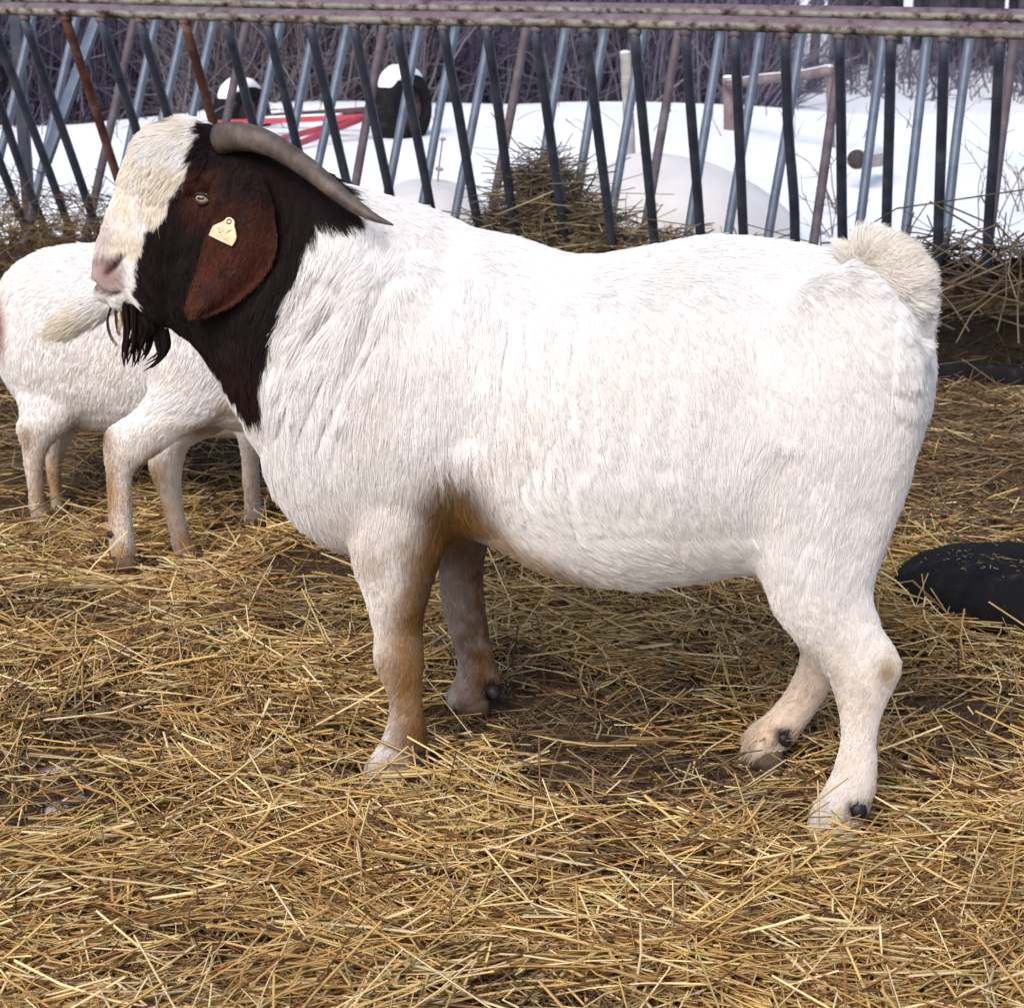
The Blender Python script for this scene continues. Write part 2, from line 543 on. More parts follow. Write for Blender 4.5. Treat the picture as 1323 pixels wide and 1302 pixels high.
def smooth_masked(me, mask, iters):
    co = get_co(me); n = len(co)
    e = np.empty(len(me.edges) * 2, np.int32); me.edges.foreach_get('vertices', e); e = e.reshape(-1, 2)
    a = np.concatenate([e[:, 0], e[:, 1]]); b = np.concatenate([e[:, 1], e[:, 0]])
    deg = np.bincount(a, minlength=n)[:, None] + 1e-9
    for _ in range(iters):
        av = np.stack([np.bincount(a, weights=co[b, k], minlength=n) for k in range(3)], 1) / deg
        co = co + (av - co) * (.6 * mask)[:, None]
    me.vertices.foreach_set('co', co.astype(np.float32).ravel()); me.update()

def get_no(me):
    no = np.empty(len(me.vertices) * 3, np.float32); me.vertices.foreach_get('normal', no)
    return no.reshape(-1, 3).astype(float)
# ------------------------------------------------------------------ the buck
def set_parent(o, parent):
    from mathutils import Matrix
    o.parent = parent
    if parent.type == 'EMPTY':
        o.matrix_parent_inverse = Matrix.Translation(-Vector(parent.location))

WHITE = np.array([0.84, 0.82, 0.825]); CREAM = np.array([0.76, 0.66, 0.49]); TAN = np.array([0.43, 0.24, 0.085])
BROWN = np.array([0.16, 0.075, 0.032]); DARK = np.array([0.016, 0.010, 0.011]); RED = np.array([0.058, 0.019, 0.013]); PINK = np.array([0.30, 0.19, 0.18])

BF = Frame(0.12, 2.92, 16)
NEAR, FAR = 0.115, -0.115
HOOVES = [BF.pt(508, 1000, NEAR), BF.pt(612, 905, FAR), BF.pt(1075, 1085, NEAR), BF.pt(990, 974, FAR)]

def build_buck():
    base = np.mean(HOOVES, axis=0)
    root = thing('goat', 'white goat buck with dark brown head, long horns and a yellow ear tag', 'goat', tuple(base))
    mb = MB()
    trunk = [(415, 222, 338, 572, .10, 0), (450, 232, 364, 640, .135, 0), (500, 248, 404, 684, .162, 0), (550, 266, 460, 708, .182, 0), (600, 287, 540, 698, .20, 0), (665, 306, 640, 693, .218, 0),
             (745, 326, 725, 735, .232, 0), (830, 315, 815, 751, .238, 0), (900, 301, 900, 746, .232, 0), (960, 300, 965, 736, .222, 0),
             (1020, 306, 1015, 735, .208, 0), (1080, 322, 1060, 730, .192, 0), (1130, 350, 1105, 715, .172, 0), (1170, 390, 1145, 680, .15, 0), (1192, 435, 1170, 620, .125, 0), (1203, 480, 1192, 560, .075, 0)]
    mb.rings(ring_list(BF, trunk, 0.010))
    neck = [(262, 165, 218, 425, .066, 0), (300, 166, 238, 437, .078, 0), (345, 178, 262, 456, .088, 0), (390, 203, 288, 492, .10, 0), (425, 222, 312, 528, .118, 0), (460, 236, 340, 575, .138, 0), (510, 254, 385, 632, .16, 0), (560, 275, 440, 690, .17, 0)]
    mb.rings(ring_list(BF, neck, 0.006, exp=2.1))
    head = [(300, 172, 330, 330, .06, 0), (268, 158, 300, 372, .073, 0), (232, 152, 262, 408, .076, 0), (196, 163, 238, 420, .075, 0), (176, 186, 222, 424, .073, 0), (163, 212, 208, 420, .067, 0), (151, 243, 196, 411, .056, 0),
            (139, 272, 186, 402, .047, 0), (129, 300, 178, 396, .042, 0), (124, 322, 168, 394, .041, 0), (122, 345, 156, 393, .040, 0), (124, 362, 145, 391, .036, 0), (128, 374, 137, 387, .024, 0)]
    mb.rings(ring_list(BF, head, 0.004, exp=2.0))
    chin = [(140, 376, 170, 378, .03, 0), (137, 386, 170, 392, .028, 0), (146, 394, 166, 402, .018, 0)]
    mb.rings(ring_list(BF, chin, 0.002, exp=2.0))
    # withers, shoulder, haunch masses under the coat
    for px, py, r, rl, w in [(520, 480, (.11, .17), .06, .125), (520, 480, (.11, .17), .06, -.125), (1075, 520, (.12, .19), .06, .13), (1075, 520, (.12, .19), .06, -.13)]:
        mb.sphere(BF.pt(px, py, w), (r[0], rl, r[1]), 20, 14, [BF.a, BF.n, (0, 0, 1)])
    nfore = [(500, 470, 590, 470, .05, .07), (478, 560, 600, 555, .068, .085), (458, 640, 600, 625, .072, .095), (452, 690, 590, 670, .067, .103), (456, 735, 572, 720, .058, .11), (472, 775, 558, 770, .046, NEAR), (482, 812, 547, 806, .037, NEAR), (482, 842, 547, 838, .039, NEAR), (487, 864, 548, 860, .036, NEAR),
             (498, 888, 546, 888, .029, NEAR), (502, 915, 547, 915, .028, NEAR), (497, 942, 552, 942, .034, NEAR), (485, 964, 552, 966, .037, NEAR), (471, 986, 544, 987, .040, NEAR), (468, 1003, 536, 1006, .038, NEAR)]
    mb.rings(ring_list(BF, nfore, 0.004, exp=2.1))
    ffore = [(560, 590, 660, 590, .07, -.085), (560, 660, 645, 660, .06, -.10), (563, 715, 630, 712, .046, -.11), (566, 760, 627, 755, .038, FAR), (576, 800, 629, 795, .034, FAR),
             (588, 835, 634, 830, .030, FAR), (590, 862, 643, 860, .030, FAR), (584, 880, 647, 880, .034, FAR), (577, 895, 643, 893, .036, FAR), (578, 905, 632, 905, .034, FAR)]
    mb.rings(ring_list(BF, ffore, 0.003, exp=2.1))
    nhind = [(985, 440, 1190, 440, .06, .08), (955, 520, 1197, 520, .08, .085), (955, 600, 1186, 600, .09, .095), (966, 670, 1166, 660, .085, .10), (978, 730, 1142, 722, .073, .11), (996, 780, 1131, 770, .06, NEAR), (1026, 825, 1142, 810, .047, NEAR), (1056, 858, 1160, 840, .04, NEAR),
             (1070, 880, 1168, 866, .037, NEAR), (1079, 912, 1147, 910, .029, NEAR), (1084, 950, 1136, 954, .026, NEAR), (1073, 992, 1136, 1004, .030, NEAR), (1060, 1020, 1131, 1034, .033, NEAR), (1046, 1045, 1122, 1058, .036, NEAR), (1041, 1066, 1108, 1078, .037, NEAR), (1052, 1082, 1092, 1088, .03, NEAR)]
    mb.rings(ring_list(BF, nhind, 0.004, exp=2.1))
    fhind = [(930, 640, 1130, 640, .075, -.095), (975, 720, 1110, 720, .062, -.105), (1012, 790, 1095, 780, .05, FAR), (1032, 838, 1092, 845, .038, FAR), (1025, 870, 1078, 880, .033, FAR), (1008, 900, 1060, 913, .030, FAR),
             (985, 925, 1040, 940, .032, FAR), (966, 944, 1026, 960, .034, FAR), (962, 962, 1008, 973, .033, FAR), (975, 974, 994, 977, .028, FAR)]
    mb.rings(ring_list(BF, fhind, 0.003, exp=2.1))
    # tail curled up over the rump
    TAILC = [(1166, 448), (1168, 422), (1164, 386), (1150, 354), (1130, 338), (1114, 336)]
    pts = smooth_path([BF.pt(x, y, 0) for x, y in TAILC], 4)
    mb.tube(pts, np.linspace(.027, .021, len(pts)) * np.concatenate([np.linspace(.9, 1.25, len(pts) // 2), np.linspace(1.25, .9, len(pts) - len(pts) // 2)]), 14)
    # brow over the eye
    mb.sphere(BF.pt(258, 240, .064), (.024, .012, .016), 14, 10, [BF.a, BF.n, (0, 0, 1)])
    me = remesh_body('body', mb, 0.005, 5)
    co = get_co(me); px = project(BF.near(co)); pxd = project(co)
    msk = sstep(px[:, 0], 340, 400) * (1 - sstep(pxd[:, 1], 740, 800)) * (1 - (1 - sstep(line_dist(px, TAILC), 34, 52)) * (px[:, 0] > 1085))
    smooth_masked(me, msk, 70)
    co = get_co(me); no = get_no(me)
    px = project(BF.near(co)); pxd = project(co); w = BF.w(co)
    # creases of the coat, the mouth and the nostril
    dn = np.zeros(len(co))
    for line, dep, sg in [([(499, 300), (498, 353), (475, 410), (461, 448), (447, 490), (440, 530)], .024, 8), ([(440, 350), (432, 392), (400, 430), (379, 470), (368, 520)], .022, 8),
                          ([(420, 340), (400, 372), (369, 430), (352, 490)], .018, 8), ([(560, 560), (585, 640), (580, 700)], .005, 16), ([(975, 700), (990, 640), (1020, 570)], .008, 18)]:
        d = line_dist(px, line); la_, lb_ = np.array(line[0]), np.array(line[-1]); tt = np.clip(((px - la_) @ (lb_ - la_)) / ((lb_ - la_) @ (lb_ - la_)), 0, 1); dn += dep * np.exp(-(d / (sg * 1.3)) ** 2) * np.sin(math.pi * tt) ** .8
    dn += .007 * np.exp(-(line_dist(px, [(138, 352), (147, 345), (157, 332)]) / 4.0) ** 2)
    dn += .008 * np.exp(-(line_dist(px, [(117, 365), (127, 376), (141, 381), (152, 379)]) / 3.2) ** 2)
    # shoulder, flank hollow, haunch and ribs under the coat
    dn += .014 * np.exp(-(((px - (962, 540)) / (52, 110)) ** 2).sum(-1)) - .010 * np.exp(-(((px - (1065, 590)) / (60, 110)) ** 2).sum(-1))
    dn += .010 * np.exp(-(line_dist(px, [(575, 330), (605, 430), (600, 560)]) / 26.0) ** 2) - .008 * np.exp(-(((px - (505, 450)) / (55, 110)) ** 2).sum(-1))
    dn += sum(.0025 * np.exp(-(line_dist(px, [(xr, 400), (xr + 18, 500), (xr + 8, 600)]) / 13.0) ** 2) for xr in (690, 745, 800, 855))
    dn += .004 * np.exp(-(line_dist(px, [(1110, 660), (1095, 730), (1102, 800)]) / 20.0) ** 2) * (px[:, 0] > 900)
    dn -= .005 * np.exp(-(((px - (143, 333)) / (14, 9)) ** 2).sum(-1))
    body = sstep(px[:, 0], 300, 380) * (1 - sstep(px[:, 1], 680, 800))
    dn += body * (fbm(co, 8, 31, 2) - 0.5) * .009 + (1 - body) * (fbm(co, 30, 33, 2) - 0.5) * .003
    co2 = co - no * dn[:, None]
    me.vertices.foreach_set('co', co2.astype(np.float32).ravel()); me.update()

    darkp = [(262, 166), (285, 158), (330, 160), (380, 190), (425, 225), (460, 262), (462, 285), (440, 290), (410, 283), (400, 305), (388, 345), (372, 385), (352, 430), (339, 475), (331, 527), (318, 532), (303, 510), (283, 482), (262, 460),
             (238, 448), (212, 450), (160, 440), (160, 412), (172, 400), (176, 388), (170, 378), (172, 352), (178, 320), (190, 296), (214, 270), (232, 241), (246, 215), (253, 190)]
    def coat(P, n=None):
        p = project(BF.near(P)); pd = project(P); ww = BF.w(P)
        c = np.repeat(WHITE[None], len(P), 0)
        def blend(m, k):
            nonlocal c
            m = np.clip(m, 0, 1)[:, None]; c = c * (1 - m) + k * m
        nz = fbm(P, 28, 41, 2); nz2 = fbm(P, 9, 43, 2)
        blend(0.25 * sstep(nz2, .5, .75), WHITE * np.array([.96, .92, .86]))
        # cream: forelock and face blaze, tail, lower chest, feet
        face = (p[:, 0] < 262) & (p[:, 1] < 330)
        blend(face * (0.55 + 0.5 * (nz2 - .3)) * sstep(nz, .25, .7), CREAM)
        dt = line_dist(p, TAILC); blend(.45 * (1 - sstep(np.abs(ww), .035, .06)) * (1 - sstep(dt, 24, 40)) * (1 - sstep(p[:, 1], 340, 430)), np.array([.88, .80, .66]))
        blend(.25 * np.exp(-(((p - (450, 690)) / (70, 50)) ** 2).sum(-1)), TAN)
        # dark head and neck
        sd = poly_sd(p, darkp) + (nz - .5) * 16
        dk = 1 - sstep(sd, -2, 2)
        blend(dk, DARK)
        blend(dk * .9 * np.exp(-(((p - (260, 252)) / (27, 36)) ** 4).sum(-1)), RED)
        blend(dk * .45 * np.exp(-(((p - (330, 250)) / (30, 30)) ** 2).sum(-1)), RED)
        blend(dk * .35 * np.exp(-(((p - (300, 480)) / (40, 40)) ** 2).sum(-1)), RED * .8)
        blend((ww < .012) * np.exp(-(((pd - (208, 150)) / (22, 11)) ** 4).sum(-1)), BROWN * .25)
        # nose and lips
        blend(.95 * np.exp(-(((p - (136, 352)) / (22, 26)) ** 4).sum(-1)), PINK)
        blend(.5 * np.exp(-(((p - (134, 310)) / (12, 40)) ** 2).sum(-1)), PINK * 1.2)
        blend(.95 * np.exp(-(line_dist(p, [(138, 353), (147, 345), (156, 332)]) / 4.5) ** 2), np.array([.04, .012, .016]))
        blend(.9 * np.exp(-(line_dist(p, [(117, 365), (127, 376), (141, 381), (152, 378)]) / 4.0) ** 2), np.array([.035, .014, .014]))
        # stains on the legs and the elbow (dirt and staining with shapes of their own)
        low = pd[:, 1] > 560
        nearf = low & (ww > -.03); farf = low & (ww < .0)
        st = np.exp(-(line_dist(pd, [(585, 650), (572, 700), (552, 760), (540, 830), (542, 900), (545, 950)]) / 33.0) ** 2); st = 1 - (1 - st) ** 2
        blend(nearf * (pd[:, 0] < 660) * st * (1.0 + .4 * (nz - .5)) * .97, np.array([.105, .046, .016]))
        st = np.exp(-(((pd - (583, 668)) / (34, 48)) ** 2).sum(-1))
        blend(low * st * .9, TAN * .55)
        st = np.exp(-(line_dist(pd, [(610, 668), (655, 705), (720, 742)]) / 16.0) ** 2)
        blend(low * st * .75, TAN * .8)
        blend(nearf * np.exp(-(((pd - (520, 720)) / (50, 60)) ** 2).sum(-1)) * .7 * sstep(nz, .3, .65), TAN * .7)
        blend(nearf * np.exp(-(((pd - (494, 862)) / (11, 24)) ** 2).sum(-1)) * .7, TAN * .8)
        blend(nearf * np.exp(-(((pd - (525, 870)) / (40, 100)) ** 2).sum(-1)) * .55, TAN)
        fl = farf * (pd[:, 0] > 550) * (pd[:, 0] < 670) * sstep(pd[:, 1], 640, 720)
        blend(fl * (.62 + .34 * sstep(pd[:, 0], 575, 625)) * (.75 + .5 * fbm(P, 60, 47, 2)), np.array([.15, .070, .028]))
        blend(nearf * np.exp(-(((pd - (1146, 864)) / (13, 17)) ** 2).sum(-1)) * .9, TAN * .55)
        hl = (pd[:, 0] > 940) * sstep(pd[:, 1], 740, 900)
        blend(hl * (.25 + .3 * sstep(nz, .45, .7)), np.array([.55, .42, .29]))
        blend(farf * hl * .3, TAN * 1.3)
        for qx, qy, rx, ry, nr in [(1109, 1044, 14, 13, 1), (1013, 950, 13, 12, 0), (545, 978, 8, 12, 1), (636, 888, 12, 14, 0)]:
            blend((nearf if nr else farf) * np.exp(-(((pd - (qx, qy)) / (rx, ry)) ** 4).sum(-1)) * (.7 + .6 * nz), np.array([.02, .014, .014]))
        blend(sstep(pd[:, 1], 960, 1010) * .25 * (pd[:, 0] < 700), TAN)
        return c, dk

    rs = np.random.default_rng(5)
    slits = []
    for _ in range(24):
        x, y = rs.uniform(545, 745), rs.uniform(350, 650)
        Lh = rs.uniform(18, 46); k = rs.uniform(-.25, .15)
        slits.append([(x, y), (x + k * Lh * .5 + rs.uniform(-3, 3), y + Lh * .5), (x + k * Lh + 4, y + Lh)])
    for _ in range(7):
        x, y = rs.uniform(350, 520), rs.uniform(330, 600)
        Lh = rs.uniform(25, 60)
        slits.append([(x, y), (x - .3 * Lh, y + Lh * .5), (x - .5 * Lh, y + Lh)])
    C, dk = coat(co2)
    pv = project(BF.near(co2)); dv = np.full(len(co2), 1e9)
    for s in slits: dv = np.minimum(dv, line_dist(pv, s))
    kk = (.40 * np.exp(-(dv / 3.6) ** 2))[:, None]           # shade and dirty skin of the partings put into the colour
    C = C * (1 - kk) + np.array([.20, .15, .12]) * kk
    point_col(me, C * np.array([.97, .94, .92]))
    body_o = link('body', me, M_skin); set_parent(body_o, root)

    # fur
    def wf(P):
        p = project(BF.near(P)); ww = BF.w(P)
        d = np.where(ww > -.07, 1.0, .45)
        d = d * np.where(p[:, 0] < 330, 1.5, 1.0)
        d = d * np.where(line_dist(p, TAILC) < 40, 4.5, 1.0)
        d = d * np.where(p[:, 1] > 800, 1.3, 1.0)
        nose = np.exp(-(((p - (134, 352)) / (20, 24)) ** 4).sum(-1))
        eye = np.exp(-(((p - (262, 254)) / (13, 10)) ** 4).sum(-1))
        mo = np.exp(-(line_dist(p, [(117, 365), (127, 376), (141, 381), (152, 378)]) / 5.5) ** 4) + np.exp(-(line_dist(p, [(138, 353), (147, 345), (158, 331)]) / 6.0) ** 4)
        return d * (1 - np.clip(nose + eye + mo, 0, 1)) + 1e-4
    n = 560000
    P, N = sample_mesh(me, n, wf)
    p = project(BF.near(P)); pd = project(P)
    # partings between locks on shoulder and ribs
    keep = np.ones(n, bool)
    dsl = np.full(n, 1e9); lat = np.zeros(n)
    for s in slits:
        dx_, dy_ = s[0][0] - s[-1][0], s[0][1] - s[-1][1]; ln_ = math.hypot(dx_, dy_)
        s2 = [(s[0][0] + dx_ / ln_ * 20, s[0][1] + dy_ / ln_ * 20)] + list(s)
        d_ = line_dist(p, s2)
        mx_, my_ = s[len(s) // 2]
        sg_ = np.sign((p[:, 0] - mx_) * (-dy_) - (p[:, 1] - my_) * (-dx_)) * (1 if dy_ < 0 else -1)
        cl_ = d_ < dsl
        lat = np.where(cl_, sg_ * np.exp(-(d_ / 7.0) ** 2), lat)
        dsl = np.minimum(dsl, d_)
    keep &= dsl > 1.2
    P, N, p, pd, dsl, lat = P[keep], N[keep], p[keep], pd[keep], dsl[keep], lat[keep]; n = len(P)
    keys = [(700, 330, 1, .35), (850, 315, 1, .3), (1000, 310, 1, .4), (1090, 340, .8, .6), (600, 300, 1, .45), (500, 270, 1, .5), (440, 240, .9, .6), (700, 450, .35, 1), (850, 450, .5, 1), (950, 450, .5, 1),
            (1080, 450, .35, 1), (1180, 480, .1, 1), (600, 420, .15, 1), (550, 350, .35, 1), (480, 330, -.2, 1), (430, 380, -.5, 1), (380, 420, -.45, 1), (360, 520, -.2, 1), (430, 500, -.25, 1), (400, 600, .15, 1), (440, 680, .15, 1), (500, 600, 0, 1),
            (560, 560, .05, 1), (650, 580, .2, 1), (700, 690, .7, .7), (800, 720, .9, .4), (800, 600, .4, 1), (900, 640, .3, 1), (940, 740, .5, .6), (1000, 600, -.1, 1), (1050, 650, -.15, 1), (1130, 600, -.15, 1), (1000, 740, .1, 1), (1060, 800, .25, 1),
            (1110, 900, -.1, 1), (1090, 1040, -.3, 1), (520, 800, .05, 1), (520, 960, -.3, 1), (600, 800, .1, 1), (610, 880, -.2, 1), (1040, 880, -.5, .8), (990, 950, -.5, .8),
            (240, 160, -.6, .6), (200, 170, -.8, .7), (180, 220, -.3, 1), (200, 200, -.3, 1), (215, 235, -.4, .8), (160, 270, -.25, 1), (150, 310, 0, 1), (160, 370, .7, .5), (260, 300, .1, 1), (220, 350, .1, 1), (300, 250, .2, 1), (280, 420, .3, 1), (330, 450, 0, 1), (370, 300, .1, 1), (400, 240, .5, .8), (320, 510, .05, 1)]
    d2 = flow_field(p, keys)
    wob = (fbm(P, 7, 51, 2) - .5) * .7
    ca, sa = np.cos(wob), np.sin(wob)
    d2 = np.stack([d2[:, 0] * ca - d2[:, 1] * sa, d2[:, 0] * sa + d2[:, 1] * ca], 1)
    D = (d2[:, :1] + .30 * lat[:, None]) * BF.a[None] - d2[:, 1:] * np.array([[0, 0, 1.0]])
    tpt = np.array(TAILC, float); seg = ((p[:, None, :] - tpt[None]) ** 2).sum(-1); wgt = np.exp(-seg / 300.0) + 1e-12; wgt /= wgt.sum(1, keepdims=True)
    rd = p - wgt @ tpt; rd = rd / (np.linalg.norm(rd, axis=1, keepdims=True) + 4.0) + np.array([.15, -.35])
    Dt = rd[:, :1] * BF.a[None] - rd[:, 1:] * np.array([[0, 0, 1.0]])
    L = np.full(n, .027)
    L += .014 * np.exp(-(((p - (420, 500)) / (90, 200)) ** 2).sum(-1)) + .012 * np.exp(-(((p - (440, 690)) / (60, 45)) ** 2).sum(-1)) + .010 * np.exp(-(((p - (800, 740)) / (180, 40)) ** 2).sum(-1))
    L = np.where((p[:, 1] < 330) & (p[:, 0] > 520) & (p[:, 0] < 1100), .028, L)
    headm = 1 - sstep(p[:, 0] + .35 * (p[:, 1] - 250), 285, 330)
    L = L * (1 - headm) + .011 * headm
    topknot = np.exp(-(((p - (205, 190)) / (60, 60)) ** 2).sum(-1)); L += .009 * topknot
    L = np.where(p[:, 0] < 178, np.minimum(L, .010), L)
    lm = sstep(p[:, 1], 700, 850) * (p[:, 0] > 330); lm = np.where((p[:, 0] > 640) & (p[:, 0] < 960), 0, lm); L = L * (1 - lm) + .010 * lm
    lf = sstep(pd[:, 1], 640, 800) * (pd[:, 0] > 440) * (pd[:, 0] < 660); L = L * (1 - lf) + .013 * lf
    C, dk = coat(P)
    L = np.where((dk > .5) & (p[:, 0] > 200) & (p[:, 1] > 260), L + .006, L)
    lift = np.full(n, .11)
    dt = line_dist(p, TAILC)
    tm = (1 - sstep(dt, 22, 33)) * (1 - sstep(np.abs(BF.w(P)), .035, .055))
    tm = tm * (p[:, 0] > 1085)
    tl_ = tm * (1 - .85 * sstep(p[:, 1], 390, 470))
    L = L * (1 - tl_) + .032 * tl_
    lift = lift * (1 - tl_) + .75 * tl_
    lift = np.where((p[:, 0] > 1150) & (p[:, 1] > 380) & (p[:, 1] < 520) & (N @ BF.a > .3), .32, lift)
    lift = np.where(topknot > .3, .5, lift)
    lift = np.where((p[:, 1] > 690) & (N[:, 2] < -.3) & (p[:, 0] > 500), .22, lift)
    L = L * (.75 + .5 * RNG.random(n))
    rad = np.full(n, .00050); rad = np.where((p[:, 0] < 340), .00045, rad)
    clump = np.full(n, .45); clump = np.where(tm > .4, .4, clump); clump = np.where(dk > .5, .6, clump)
    grow_fur_o = grow_fur(P, N, D * (1 - tl_[:, None]) + tl_[:, None] * (.75 * Dt + .3 * BF.a + RNG.normal(size=(n, 3)) * .22), L, lift, C, 34, clump, rad, 5, 'fur', jit=.06)
    set_parent(grow_fur_o, root)

    bvh = BVHTree.FromPolygons([Vector(v) for v in co2], [tuple(q.vertices) for q in me.polygons])
    def hit(x, y):
        d = Vector(ray(x, y)).normalized()
        h = bvh.ray_cast(Vector(CAMP), d)
        return np.array(h[0]), np.array(h[1])
    # beard
    loc = []
    rb = np.random.default_rng(3)
    nb = 46
    strands, cols, rads = [], [], []
    for k in range(nb):
        x0 = rb.uniform(160, 216); a = (x0 - 160) / 56
        y0 = 392 + a * 34 + rb.uniform(-6, 6)
        w0 = rb.uniform(-.020, .020)
        if a < .62:
            tipx = 160 + a * 42 + rb.uniform(-4, 6); tipy = rb.uniform(452, 478) - 8 * (a > .4)
            m1x = x0 + rb.uniform(-3, 3) + 3; m2x = (x0 + tipx) / 2 + rb.uniform(-3, 4)
        else:
            tipx = rb.choice([186, 191, 197, 203]) + rb.uniform(-2, 2); tipy = rb.uniform(466, 486) - (tipx - 186) * .7
            m1x = x0 + 3; m2x = 203 + (x0 - 195) * .4 + rb.uniform(-2, 2)
        cpts = [(x0, y0, w0), (m1x, y0 + (tipy - y0) * .4, w0), (m2x, y0 + (tipy - y0) * .75, w0 * .9), (tipx, tipy, w0 * .8)]
        base_ = np.array([BF.pt(x, y, ww) for x, y, ww in cpts])
        sp = smooth_path(base_, 4)
        for j in range(34):
            off = rb.normal(size=3) * .0022
            tt = np.linspace(1, .12, len(sp))[:, None]
            strands.append(sp + off * tt); cols.append(DARK * rb.uniform(.6, 1.5) + (np.array([.03, .012, .006]) if rb.random() < .1 else 0)); rads.append(np.linspace(.00055, .00018, len(sp)))
    for x0, pts in [(0, [(143, 398), (139, 415), (143, 434), (151, 447)]), (0, [(150, 396), (150, 410), (152, 425), (155, 434)]), (0, [(160, 396), (158, 410), (155, 425), (153, 432)]), (0, [(158, 398), (156, 408), (154, 418), (153, 428)])]:
        sp = smooth_path(np.array([BF.pt(x, y, 0) for x, y in pts]), 4)
        for j in range(14):
            strands.append(sp + rb.normal(size=3) * .0012); cols.append((CREAM if pts[0][0] > 155 else np.array([.10, .06, .05]))); rads.append(np.linspace(.0006, .0002, len(sp)))
    bo = make_curves('beard', np.array(strands), np.array(rads), np.array(cols), M_fur, None); set_parent(bo, root)

    # horns
    hm, hn, hl_, hb = mat_new('horn', .55, .35)
    c1, f1 = noise_ramp(hm.node_tree, [(0.3, (.032, .024, .021)), (0.5, (.078, .058, .05)), (0.74, (.17, .135, .115))], 22, 6)
    wv = hn.new('ShaderNodeTexWave'); wv.wave_type = 'BANDS'; wv.bands_direction = 'X'; wv.inputs['Scale'].default_value = 22; wv.inputs['Distortion'].default_value = 4; wv.inputs['Detail'].default_value = 3
    tc = hn.new('ShaderNodeTexCoord'); hl_.new(tc.outputs['Object'], wv.inputs['Vector'])
    hl_.new(c1, hb.inputs['Base Color']); bump(hm.node_tree, hb, wv.outputs['Fac'], .16, .003)
    hc = [(286, 179, 21, 0), (312, 177, 19, 0), (342, 184, 16.5, 0), (372, 200, 14.5, 0), (402, 221, 13.2, 0), (430, 244, 11.8, 0), (458, 266, 9.2, 0), (482, 280.5, 5.8, 0), (508, 291, 1.3, 0)]
    for sgn in (1, -1):
        ws = np.array([.042, .056, .074, .094, .114, .130, .142, .150, .152]) * sgn
        pts = []; rr = []
        for (x, y, r, _), w_ in zip(hc, ws):
            q = BF.pt(x, y, abs(w_))
            if sgn < 0: q = q - 2 * abs(w_) * BF.n - np.array([0, 0, .075]) * min(1, max(0, (x - 284) / 100)) - np.array([0, 0, .02]) - BF.a * .03
            pts.append(q); rr.append(r / 880.)
        pts = smooth_path(pts, 5); rr = np.interp(np.arange(len(pts)), np.arange(0, len(pts), 5), rr)
        rr = rr * (1 + .022 * np.sin(np.arange(len(pts)) * 2.1 + np.sin(np.arange(len(pts)) * .9)) * np.linspace(1, 0, len(pts)))
        m = MB(); m.tube(pts, rr, 18, flat=1.0); set_parent(m.build('horn', hm), root)

    # ears
    em = mat_attr('ear_hide', .85, .04, nscale=60, namt=.35, bmp=.35)
    rows = [(322, 222, 334, 222), (315, 234, 342, 236), (304, 250, 349, 256), (288, 268, 354, 278), (273, 290, 358, 302), (263, 315, 358, 322), (256, 340, 350, 345), (248, 366, 333, 368), (241, 388, 305, 391), (240, 400, 280, 402), (245, 408, 262, 408)]
    rws = smooth_path(np.array(rows, float), 4)
    w0s = np.interp(np.linspace(0, 1, len(rws)), [0, .18, .5, 1], [.070, .104, .122, .118])
    ear_near = None
    for sgn in (1, -1):
        V = []; nxs = 15
        for i, (xl, yl, xr, yr) in enumerate(rws):
            v = i / (len(rws) - 1)
            for j in range(nxs):
                u = j / (nxs - 1)
                bul = .016 * math.sin(math.pi * u) * (1 - .4 * v) - .010 * math.exp(-((u - .04) / .06) ** 2) + .004 * math.sin(u * 9 + v * 5)
                w_ = w0s[i] + bul
                q = BF.pt(xl + (xr - xl) * u, yl + (yr - yl) * u, w_)
                if sgn < 0: q = q - 2 * w_ * BF.n - np.array([0, 0, .02])
                V.append(q)
        nr = len(rws)
        ii = (np.arange(nr - 1)[:, None] * nxs + np.arange(nxs - 1)[None, :]).reshape(-1)
        F = np.stack([ii, ii + 1, ii + nxs + 1, ii + nxs], -1)
        V = np.array(V)
        me_e = mesh_np('ear', V, F)
        nz = fbm(V, 30, 61, 3)
        uv = np.stack(np.meshgrid(np.linspace(0, 1, nr), np.linspace(0, 1, nxs), indexing='ij'), -1).reshape(-1, 2)
        ce = RED[None] * (.95 + .6 * (nz[:, None] - .5)) + np.array([.032, .011, .007]) * sstep(uv[:, 0], .2, .8)[:, None]
        dkm = sstep(nz, .5, .68) * np.exp(-((uv[:, 1] - .35) / .3) ** 2) * .7
        ce = ce * (1 - dkm[:, None]) + DARK * 1.4 * dkm[:, None]
        kd_ = (.95 * (1 - sstep(uv[:, 0] + .12 * (nz - .5), .10, .36)))[:, None]; ce = ce * (1 - kd_) + DARK * kd_
        edge = np.clip(np.exp(-(1 - uv[:, 1]) / .02) + np.exp(-(1 - uv[:, 0]) / .03), 0, 1)
        ce = ce * (1 - .5 * edge[:, None]) + np.array([.16, .06, .04]) * .5 * edge[:, None]
        point_col(me_e, ce)
        eo = link('ear', me_e, em); set_parent(eo, root)
        sol = eo.modifiers.new('s', 'SOLIDIFY'); sol.thickness = .005; sol.offset = 0
        sub = eo.modifiers.new('b', 'SUBSURF'); sub.levels = 1; sub.render_levels = 1
        a_, b_, c_ = V[F[:, 0]], V[F[:, 1]], V[F[:, 3]]
        k_ = RNG.integers(0, len(F), 9000); u_ = RNG.random((9000, 1)); v_ = RNG.random((9000, 1))
        Pe = a_[k_] + u_ * (b_[k_] - a_[k_]) + v_ * (c_[k_] - a_[k_])
